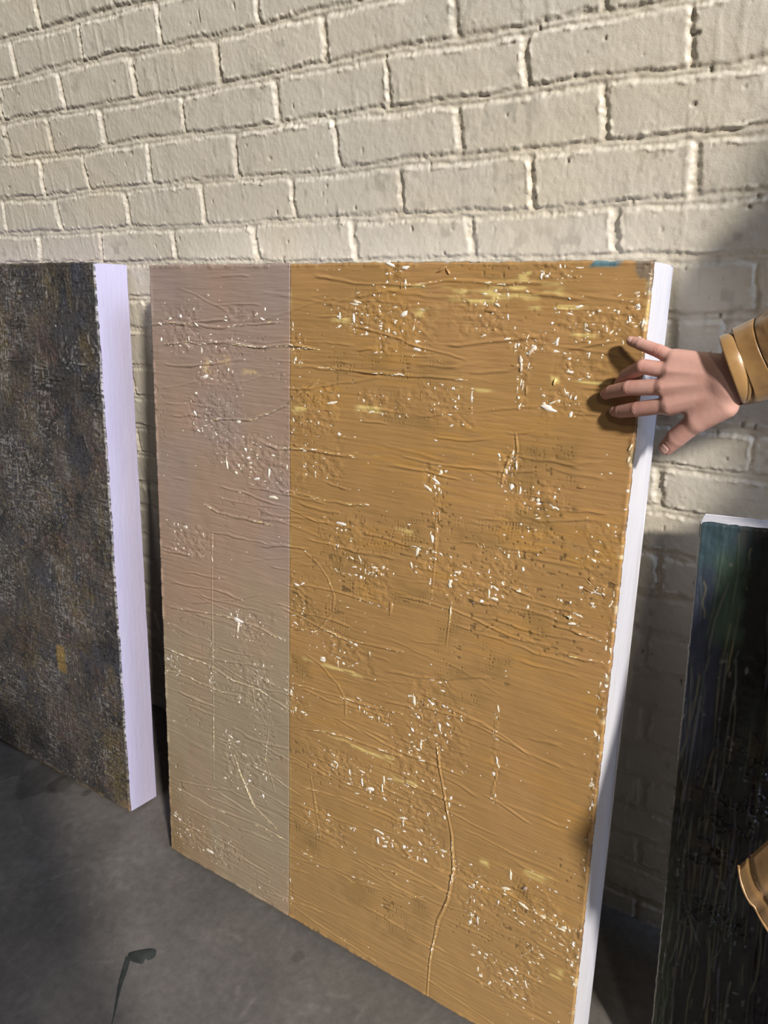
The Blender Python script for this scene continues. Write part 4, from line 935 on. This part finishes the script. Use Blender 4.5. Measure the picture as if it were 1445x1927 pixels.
NAILS = [('pinky', (-0.25, -0.75, 0.62), .075, .052), ('thumb', (-0.10, -0.93, 0.12), .115, .080), ('middle', (-0.55, -0.55, 0.45), .075, .06), ('index', (-0.5, -0.6, 0.5), .075, .06), ('ring', (-.5, -.5, .6), .075, .06)]
def hand_post(P, F, C):
    N = normals(P, F)
    # creases over the joints on the back of the fingers
    for kx, q in HAND.items():
        js = ((1, 0.022, 5), (2, 0.014, 4)) if kx != 'thumb' else ((2, 0.024, 6),)
        for j, amp, cnt in js:
            c = np.array(q[j][:3]); ax = unit(np.array(q[j][:3]) - np.array(q[j - 1][:3]))
            t = (P - c) @ ax; d = np.linalg.norm(P - c, axis=1)
            w = np.exp(-(t / 0.075) ** 2) * (d < 0.24) * np.clip(N @ PN, 0, 1)
            ph = t / 0.030 + 2.5 * fbm(P[:, 0] * 8, P[:, 2] * 8, 2, 711)
            P = P - N * (0.26 * amp * w * (0.5 + 0.5 * np.cos(ph * 2 * math.pi)))[:, None]
            C = C * (1 - 0.12 * w * (0.5 + 0.5 * np.cos(ph * 2 * math.pi)) ** 3)[:, None]
    # faint extensor tendons and veins on the back of the hand
    for kx in ('ring', 'middle', 'index'):
        a = np.array(META[kx][:3]); b_ = np.array(HAND[kx][0][:3]); ab = b_ - a; t = np.clip(((P - a) @ ab) / (ab @ ab), 0, 1.0)
        d = P - a - t[:, None] * ab; d = np.linalg.norm(d - (d @ PN)[:, None] * PN, axis=1)
        P = P + N * (0.012 * np.exp(-(d / 0.045) ** 2) * np.clip(N @ PN, 0, 1) * sst(.2, .6, t))[:, None]
    vein = [(-0.3, 0)]
    # finger nails: flat, glossy-pale plates pressed into the finger tips
    for kx, nd, L, Wd in NAILS:
        q = HAND[kx]; tip = np.array(q[3][:3]); pv = np.array(q[2][:3]); ax = unit(tip - pv); nd = unit(np.array(nd) - ax * (np.array(nd) @ ax)); sd = np.cross(ax, nd)
        r = q[3][3]; c = tip + ax * r * 0.15
        rel = P - c; u = rel @ ax; v = rel @ sd; w = rel @ nd
        inside = sst(1.12, 0.92, np.sqrt((np.abs(u) / L) ** 4 + (np.abs(v) / Wd) ** 4) ** 0.5) * (w > 0.3 * r)
        rim = np.exp(-((np.sqrt((np.abs(u) / L) ** 4 + (np.abs(v) / Wd) ** 4) ** 0.5 - 1.05) / 0.10) ** 2) * (w > 0.25 * r)
        C = lerp3(C, np.array([0.72, 0.48, 0.43]), inside * .85)
        tipw = inside * sst(0.55 * L, 0.9 * L, u); C = lerp3(C, np.array([0.74, 0.60, 0.52]), tipw * .7)
        P = P + N * (0.006 * inside - 0.008 * rim)[:, None]
        C = C * (1 - 0.16 * rim)[:, None]
    return P, C

KN = [(HAND[k_][1][:3], .16, .55) for k_ in ('pinky', 'ring', 'middle', 'index')] + [(HAND[k_][3][:3], .15, .6) for k_ in HAND] + [(HAND[k_][0][:3], .2, .25) for k_ in ('ring', 'middle', 'index')] + [(HAND['thumb'][2][:3], .2, .3)]

# ---- person in the golden coat ----------------------------------------------
SR = (6.7, -3.1, 20.0); EL = (4.7, -2.4, 17.1)
hipR, kneeR, ankR, toeR = (6.75, -4.75, 11.6), (4.95, -4.95, 5.7), (4.95, -4.3, 0.95), (4.75, -6.0, 0.5)
hipL, kneeL, ankL, toeL = (8.5, -4.65, 11.6), (7.5, -4.8, 6.3), (7.7, -4.3, 0.95), (7.9, -6.0, 0.5)
PER = [('c', (7.0, -4.6, 12.4), (8.4, -4.55, 12.4), 0.9, 0.9), ('c', (7.2, -4.5, 12.6), (8.6, -4.0, 15.4), 0.85, 0.75), ('c', (8.0, -4.5, 12.6), (9.2, -4.0, 15.4), 1.05, 0.9),
       ('c', (8.6, -4.0, 15.4), (9.9, -3.8, 18.4), 0.75, 0.8), ('c', (9.2, -4.0, 15.4), (10.6, -3.8, 18.6), 0.9, 0.95), ('c', (7.9, -3.6, 19.8), (11.2, -3.75, 19.8), 0.50, 0.50),
       ('c', (9.6, -3.75, 20.2), (9.7, -3.9, 22.4), 0.66, 0.62),
       ('c', SR, EL, 0.62, 0.45), ('c', EL, (2.6, -2.16, 15.85), 0.40, 0.24),
       ('c', (11.3, -3.8, 19.8), (12.2, -4.0, 16.0), 0.62, 0.46), ('c', (12.2, -4.0, 16.0), (12.0, -4.9, 12.9), 0.45, 0.28),
       ('c', hipR, kneeR, 0.80, 0.66), ('c', kneeR, ankR, 0.64, 0.38), ('c', ankR, toeR, 0.42, 0.36), ('c', hipL, kneeL, 0.80, 0.66), ('c', kneeL, ankL, 0.64, 0.38), ('c', ankL, toeL, 0.42, 0.36)]
HC = (9.75, -4.1, 23.0)
pm = body_mesh('person', [
    (hand_prims(), 0.06, 0.0135, 2, hand_post, lambda P: skin_color(P, KN)),
    (PER, 0.35, 0.11, 2, None, skin_color),
    (simple_hand((12.0, -4.9, 12.9), (-0.02, -0.25, -1), (1, -.2, 0), -1), 0.05, 0.03, 2, None, skin_color),
    (head_prims(HC, (-0.25, -1, -.1)) + [('c', (9.7, -3.9, 22.6), (9.6, -3.8, 21.2), 0.6, 0.66)], 0.22, 0.05, 2, None, skin_color)])
person = link('person', pm, M_SKIN)
tag(person, 'person in a golden satin coat, fingers spread on the right edge of the ochre painting', 'person')
hair = shell_mesh('hair', [('c', (9.80, -3.95, 23.55), (9.75, -3.75, 23.3), 1.08, 1.12), ('c', (9.85, -3.35, 22.8), (9.9, -3.2, 21.2), 0.8, 0.6)], 0.3, 0.07, clip=lambda G: -((np.linalg.norm(G - np.array([9.55, -4.95, 22.5], np.float32), axis=-1)) - 1.15))
link('hair', hair, M_HAIR, person)
TR = [('c', (7.0, -4.6, 12.2), (8.4, -4.55, 12.2), 0.98, 0.98), ('c', hipR, kneeR, 0.92, 0.84), ('c', kneeR, ankR, 0.84, 0.72), ('c', hipL, kneeL, 0.92, 0.84), ('c', kneeL, ankL, 0.84, 0.72)]
tr = shell_mesh('trousers', TR, 0.3, 0.08, clip=lambda G: 0.7 - G[..., 2], wr=0.06, seed=5)
link('trousers', tr, M_BRICKRED, person)
for a, t in ((ankR, toeR), (ankL, toeL)):
    sh = shell_mesh('shoe', [('c', (a[0], a[1] + .35, .5), t, 0.55, 0.5), ('c', (a[0], a[1] + .1, 1.1), (a[0], a[1] - .2, .6), 0.55, 0.5)], 0.2, 0.06, clip=lambda G: np.maximum(0.02 - G[..., 2], G[..., 2] - 1.35))
    link('shoe', sh, M_LEATHER, person)

# coat body: squashed tube whose left fold ends in the pointed hem corner
def coat():
    zz = [8.85, 9.5, 11.2, 13.0, 15.0, 16.3, 17.1, 18.2, 19.4, 20.3, 20.9, 21.5, 21.9]
    xl = [3.27, 3.62, 4.4, 5.15, 6.05, 7.1, 7.8, 8.0, 7.5, 7.0, 7.8, 8.75, 8.9]
    xr = [10.2, 10.2, 10.4, 10.7, 11.1, 11.5, 11.8, 12.0, 12.2, 11.9, 11.2, 10.4, 10.3]
    yc = [-5.5, -5.4, -4.95, -4.5, -4.0, -3.9, -3.8, -3.75, -3.7, -3.7, -3.75, -3.8, -3.8]
    ry = [1.25, 1.28, 1.4, 1.4, 1.35, 1.35, 1.4, 1.4, 1.2, 0.95, 0.9, 0.85, 0.9]
    nv, nu = 170, 220
    t = np.linspace(0, 1, nv); zr = 8.85 + (21.9 - 8.85) * t ** 1.15
    ph = np.linspace(-math.pi, math.pi, nu, endpoint=False)       # 0 = left fold
    Z0 = np.repeat(zr[:, None], nu, 1); PH = np.repeat(ph[None], nv, 0)
    XL, XR, YC, RY = (np.interp(zr, zz, q)[:, None] for q in (xl, xr, yc, ry))
    rx = (XR - XL) / 2
    X = XL + 2 * rx * np.abs(np.sin(PH / 2)) ** 1.35; Y = YC + RY * np.sin(PH) * -1
    drop = 1.55 * (1 - np.exp(-np.abs(PH) / 0.58)); low = np.clip(1 - (Z0 - 8.85) / 4.0, 0, 1) ** 1.5
    Z = Z0 - drop * low
    puff = 0.07 * np.abs(np.sin(Z * 1.9)) + 0.09 * fbm(PH * 2.2, Z * 0.55, 3, 801) + 0.03 * fbm(PH * 7, Z * 2.2, 3, 802)
    front = np.exp(-(np.abs(PH) / 0.10) ** 2)
    Y += np.where(np.sin(PH) >= 0, -1, 1) * puff * (1 - front) * (Z0 < 20)
    # piped seam just inside the left fold and a stitched hem band
    gro = 0.05 * np.exp(-((PH - 0.20) / 0.025) ** 2) + 0.04 * np.exp(-((Z0 - 9.07) / 0.035) ** 2)
    Y += np.where(np.sin(PH) >= 0, 1, -1) * gro
    # fold running back from the corner
    Y += -0.10 * np.exp(-((PH - 0.62 - 0.16 * (Z0 - 8.85)) / 0.13) ** 2) * (np.sin(PH) > 0) + 0.10 * np.exp(-((PH - 0.86 - 0.16 * (Z0 - 8.85)) / 0.10) ** 2) * (np.sin(PH) > 0)
    V = np.stack([X, Y, Z], -1).reshape(-1, 3)
    i, j = np.meshgrid(np.arange(nv - 1), np.arange(nu), indexing='ij'); a = (i * nu + j).ravel(); b_ = (i * nu + (j + 1) % nu).ravel()
    F = np.stack([a, b_, b_ + nu, a + nu], -1)
    me = make_mesh('coat', V, F, True)
    o = link('coat', me, M_GOLD, person); tag(o, 'golden satin coat')
    md = o.modifiers.new('thick', 'SOLIDIFY'); md.thickness = 0.045 * U; md.offset = -1
    # raised binding along the hem edge, with the little gathers of its stitching
    hemV = V[:nu]
    R, nr = 0.02, 8
    T = np.roll(hemV, -1, 0) - np.roll(hemV, 1, 0); T /= np.linalg.norm(T, axis=1)[:, None]
    A = np.cross(T, [0, 0, 1.0]); A /= np.linalg.norm(A, axis=1)[:, None] + 1e-9; B = np.cross(T, A)
    th = np.linspace(0, 2 * math.pi, nr, endpoint=False)
    rr = R * (1 + 0.25 * np.sin(np.arange(nu) * 1.9))[:, None, None]
    W = hemV[:, None, :] + rr * (np.cos(th)[None, :, None] * A[:, None] + np.sin(th)[None, :, None] * B[:, None])
    i, j = np.meshgrid(np.arange(nu), np.arange(nr), indexing='ij'); a = (i * nr + j).ravel(); b_ = (((i + 1) % nu) * nr + j).ravel(); c_ = (((i + 1) % nu) * nr + (j + 1) % nr).ravel(); d_ = (i * nr + (j + 1) % nr).ravel()
    hm = make_mesh('hem_binding', W.reshape(-1, 3), np.stack([a, b_, c_, d_], -1), True)
    link('hem_binding', hm, M_GOLD, o)
    return o
coat_o = coat()

def sleeve(path, radii, name, parent, seams, rim=True, flat=1.0):
    """swept sleeve: path of points, radius list, open cuff at the first point with a bound rim and turned-in lining"""
    pts = np.array(path, float); m = len(pts)
    cum = np.concatenate([[0], np.cumsum(np.linalg.norm(np.diff(pts, axis=0), axis=1))])
    L = cum[-1]
    t = np.concatenate([np.arange(0, 1.6, 0.0125), np.linspace(1.6, L, 120)])
    # catmull-rom through the points
    def cr(q):
        i = int(np.clip(np.searchsorted(cum, q) - 1, 0, m - 2)); f = (q - cum[i]) / (cum[i + 1] - cum[i])
        p0 = pts[max(i - 1, 0)]; p1 = pts[i]; p2 = pts[i + 1]; p3 = pts[min(i + 2, m - 1)]
        if i == 0: p0 = 2 * p1 - p2
        return 0.5 * ((2 * p1) + (-p0 + p2) * f + (2 * p0 - 5 * p1 + 4 * p2 - p3) * f * f + (-p0 + 3 * p1 - 3 * p2 + p3) * f ** 3)
    C = np.array([cr(q) for q in t]); R = np.interp(t, cum, radii)
    T = np.gradient(C, axis=0); T /= np.linalg.norm(T, axis=1)[:, None]
    ref = np.array([0, 1.0, 0]); A = np.cross(T, ref); A /= np.linalg.norm(A, axis=1)[:, None]; B = np.cross(T, A)
    nu = 96; th = np.linspace(0, 2 * math.pi, nu, endpoint=False)
    TT, TH = np.meshgrid(t, th, indexing='ij')
    cx, sx = np.cos(TH), np.sin(TH)
    r = np.repeat(R[:, None], nu, 1)
    grow = sst(0.1, 0.5, TT)
    r = r + grow * (0.05 * fbm(cx * 1.4 + TT * 1.1, sx * 1.4 - TT * .4, 3, 821) + 0.03 * fbm(cx * 3 + TT * 3.0, sx * 3 + TT * 1.2, 3, 822)) * (0.5 + sst(0.5, 1.5, TT))
    for q, s_ in enumerate(seams):
        r = r - 0.026 * np.exp(-((TT - s_) / 0.013) ** 2)
        nx = seams[q + 1] if q + 1 < len(seams) else s_ + 1.1
        inside = (TT > s_) & (TT < nx)
        r = r + np.where(inside, 0.022 * np.sin(math.pi * np.clip((TT - s_) / (nx - s_), 0, 1)) ** 0.6, 0)
    if rim: r = r + 0.004 * np.exp(-((TT - 0.05) / 0.045) ** 2)
    V = C[:, None] + r[..., None] * (cx[..., None] * A[:, None] + flat * sx[..., None] * B[:, None])
    # lining turned in at the cuff
    inn = []
    for dt, dr in ((-0.012, -0.03), (0.0, -0.07), (0.12, -0.09), (0.5, -0.10), (1.0, -0.14)):
        c = cr(max(dt, 0)) + T[0] * min(dt, 0)
        rr = (R[0] + dr)
        inn.append(c[None] + rr * (np.cos(th)[:, None] * A[0] + flat * np.sin(th)[:, None] * B[0]))
    V = np.concatenate([np.array(inn[::-1]), V]); nv = len(V)
    i, j = np.meshgrid(np.arange(nv - 1), np.arange(nu), indexing='ij'); a = (i * nu + j).ravel(); b_ = (i * nu + (j + 1) % nu).ravel()
    F = np.stack([a, a + nu, b_ + nu, b_], -1)
    me = make_mesh(name, V.reshape(-1, 3), F, True)
    o = link(name, me, M_GOLD, parent)
    # dark stitching lying in the seams
    for s_ in seams:
        k = int(np.argmin(np.abs(t - s_))) + 5
        ringc = V[k]; cen = ringc.mean(0); nr = 6; a6 = np.linspace(0, 2 * math.pi, nr, endpoint=False)
        out = (ringc - cen); out /= np.linalg.norm(out, axis=1)[:, None]; tt = T[k - 5]
        W = ringc[:, None] + 0.014 * (np.cos(a6)[None, :, None] * out[:, None] + np.sin(a6)[None, :, None] * tt[None, None])
        i, j = np.meshgrid(np.arange(nu), np.arange(nr), indexing='ij'); a = (i * nr + j).ravel(); b_ = (((i + 1) % nu) * nr + j).ravel(); c_ = (((i + 1) % nu) * nr + (j + 1) % nr).ravel(); d_ = (i * nr + (j + 1) % nr).ravel()
        # seam rings are merged into the sleeve mesh's own material slot
        SE.append((W.reshape(-1, 3), np.stack([a, b_, c_, d_], -1)))
    for w, f in SE: link('seam_stitching', make_mesh('seam_stitching', w, f, True), M_SEAM, parent)
    SE.clear()
    return o
SE = []
slv = sleeve([CUFF, CUFF2, (4.7, -2.4, 17.1), (6.6, -3.05, 19.8), (8.0, -3.6, 20.1)], [0.555, 0.60, 0.80, 1.10, 1.0], 'sleeve', coat_o, [0.10, 0.66, 1.7, 2.8], flat=0.72)
slv2 = sleeve([(12.0, -4.75, 13.3), (12.1, -4.4, 14.6), (12.2, -4.0, 16.0), (11.5, -3.8, 19.4), (10.6, -3.75, 20.1)], [0.50, 0.56, 0.8, 1.05, 0.95], 'sleeve', coat_o, [0.10, 0.66, 1.7, 2.8])

# ---- the second person, standing behind the camera and looking over the paintings ------------
def second_person(ox, oy, turn):
    ca, sa = math.cos(turn), math.sin(turn)
    def T(p): return (ox + p[0] * ca - p[1] * sa, oy + p[0] * sa + p[1] * ca, p[2])
    L = lambda a, b_, ra, rb: ('c', T(a), T(b_), ra, rb)
    hR, hL = (1.1, 0, 12.2), (-1.1, 0, 12.2)
    kR, kL = (1.35, .15, 6.5), (-1.35, .15, 6.5); aR, aL = (1.5, -.1, 1.0), (-1.5, -.1, 1.0); tR, tL = (1.75, 1.5, .5), (-1.75, 1.5, .5)
    sR, sL = (2.5, 0, 20.3), (-2.5, 0, 20.3); eR, eL = (3.0, .05, 16.5), (-3.0, .05, 16.5); wR, wL = (3.05, .55, 13.1), (-3.05, .55, 13.1)
    B = [L((-.8, 0, 12.6), (.8, 0, 12.6), 1.1, 1.1), L((-.9, 0, 12.8), (-1.1, 0, 18.6), 1.0, 1.15), L((.9, 0, 12.8), (1.1, 0, 18.6), 1.0, 1.15), L(sL, sR, .75, .75), L((0, 0, 20.4), (0, .15, 22.6), .68, .62)]
    for h, k, a, t, s_, e, w_ in ((hR, kR, aR, tR, sR, eR, wR), (hL, kL, aL, tL, sL, eL, wL)):
        B += [L(h, k, 1.0, .66), L(k, a, .64, .38), L(a, t, .42, .36), L(s_, e, .62, .46), L(e, w_, .45, .28)]
    fd = np.array(T((0, 1, 0))) - np.array(T((0, 0, 0)))
    dn = np.array(T((0, .2, -1.0))) - np.array(T((0, 0, 0)))
    rt = np.array(T((1, 0, 0))) - np.array(T((0, 0, 0)))
    me = body_mesh('person', [(B, .35, .12, 2, None, skin_color),
        (simple_hand(T(wR), dn, rt, 1), .05, .035, 2, None, skin_color), (simple_hand(T(wL), dn, -rt, -1), .05, .035, 2, None, skin_color),
        (head_prims(T((0, .2, 23.1)), fd + np.array([0, 0, -.2])) + [L((0, .1, 22.6), (0, 0, 21.2), .6, .66)], .22, .06, 2, None, skin_color)])
    o = link('person', me, M_SKIN)
    tag(o, 'person standing out of view behind the camera in a charcoal jacket and navy jeans', 'person')
    J = [L((-.9, 0, 11.6), (-1.2, 0, 18.8), 1.3, 1.4), L((.9, 0, 11.6), (1.2, 0, 18.8), 1.3, 1.4), L((-.9, 0, 11.6), (.9, 0, 11.6), 1.3, 1.3), L(sL, sR, .95, .95)]
    for s_, e, w_ in ((sR, eR, wR), (sL, eL, wL)): J += [L(s_, e, .9, .7), L(e, tuple(np.array(e) * .15 + np.array(w_) * .85), .68, .46)]
    link('jacket', shell_mesh('jacket', J, .3, .11, clip=lambda G: np.maximum(10.8 - G[..., 2], G[..., 2] - 21.2), wr=.06, seed=3), M_CLOTH, o)
    Tr = [L((-.8, 0, 12.4), (.8, 0, 12.4), 1.2, 1.2)]
    for h, k, a in ((hR, kR, aR), (hL, kL, aL)): Tr += [L(h, k, 1.1, .82), L(k, a, .8, .62)]
    link('jeans', shell_mesh('jeans', Tr, .3, .11, clip=lambda G: .6 - G[..., 2], wr=.05, seed=4), M_DENIM, o)
    for a, t in ((aR, tR), (aL, tL)):
        link('shoe', shell_mesh('shoe', [L((a[0], a[1], .5), t, .52, .48), L((a[0], a[1], 1.0), a, .5, .5)], .2, .08, clip=lambda G: np.maximum(.02 - G[..., 2], G[..., 2] - 1.3)), M_LEATHER, o)
    hc = T((0, -.1, 23.7)); fc = np.array(T((0, 1.25, 22.6)), np.float32)
    link('hair', shell_mesh('hair', [('c', hc, T((0, -.3, 23.2)), 1.08, 1.1)], .3, .08, clip=lambda G: 1.2 - np.linalg.norm(G - fc, axis=-1)), M_HAIR, o)
second_person(PHX, PHY, PHT)


# ---------------------------------------------------------------- light
def area(name, loc, target, size, power, color, shape='DISK', sy=None):
    L = bpy.data.lights.new(name, 'AREA'); L.shape = shape; L.size = size * U
    if sy: L.size_y = sy * U
    L.energy = power; L.color = color
    o = bpy.data.objects.new(name, L); COL.objects.link(o)
    o.location = Vector(loc) * U
    o.rotation_euler = (Vector(target) - Vector(loc)).to_track_quat('-Z', 'Y').to_euler()
    return o
LD = Vector(KEYDIR).normalized()
area('hall_floodlight', Vector((0.3, -2.5, 14)) + LD * 170, (0.3, -2.5, 14), 12.0, KEYW, (1.0, 0.93, 0.83))
area('side_window', (62, -13, 52), (-4, -2, 10), 22, WINW, (0.52, 0.68, 1.0), 'RECTANGLE', 32)
L2 = Vector(LAMP2D).normalized()
area('far_lamp', Vector((-6, -2.5, 8)) + L2 * 130, (-6, -2.5, 8), 9.0, LAMP2, (1.0, 0.93, 0.80))
w = bpy.data.worlds.new('World'); sc.world = w; w.use_nodes = True
bg = w.node_tree.nodes['Background']; bg.inputs['Color'].default_value = (*WCOL, 1); bg.inputs['Strength'].default_value = WSTR

# ---------------------------------------------------------------- camera
cam = bpy.data.cameras.new('camera'); co = bpy.data.objects.new('camera', cam); COL.objects.link(co)
cam.sensor_fit = 'VERTICAL'; cam.sensor_height = 36.0; cam.sensor_width = 27.0
cam.lens = CAM[0] / 1927.0 * 36.0
f_, yaw, pit, rol = CAM[0], CAM[1], CAM[2], CAM[3]
fw = Vector((-math.sin(yaw) * math.cos(pit), math.cos(yaw) * math.cos(pit), math.sin(pit)))
r0 = Vector((math.cos(yaw), math.sin(yaw), 0)); u0 = r0.cross(fw)
r1_ = r0 * math.cos(rol) + u0 * math.sin(rol); u1_ = -r0 * math.sin(rol) + u0 * math.cos(rol)
mw = Matrix((( r1_.x, u1_.x, -fw.x, CAM[4] * U), (r1_.y, u1_.y, -fw.y, CAM[5] * U), (r1_.z, u1_.z, -fw.z, CAM[6] * U), (0, 0, 0, 1)))
co.matrix_world = mw
cam.clip_start = 0.02; cam.clip_end = 60
sc.camera = co
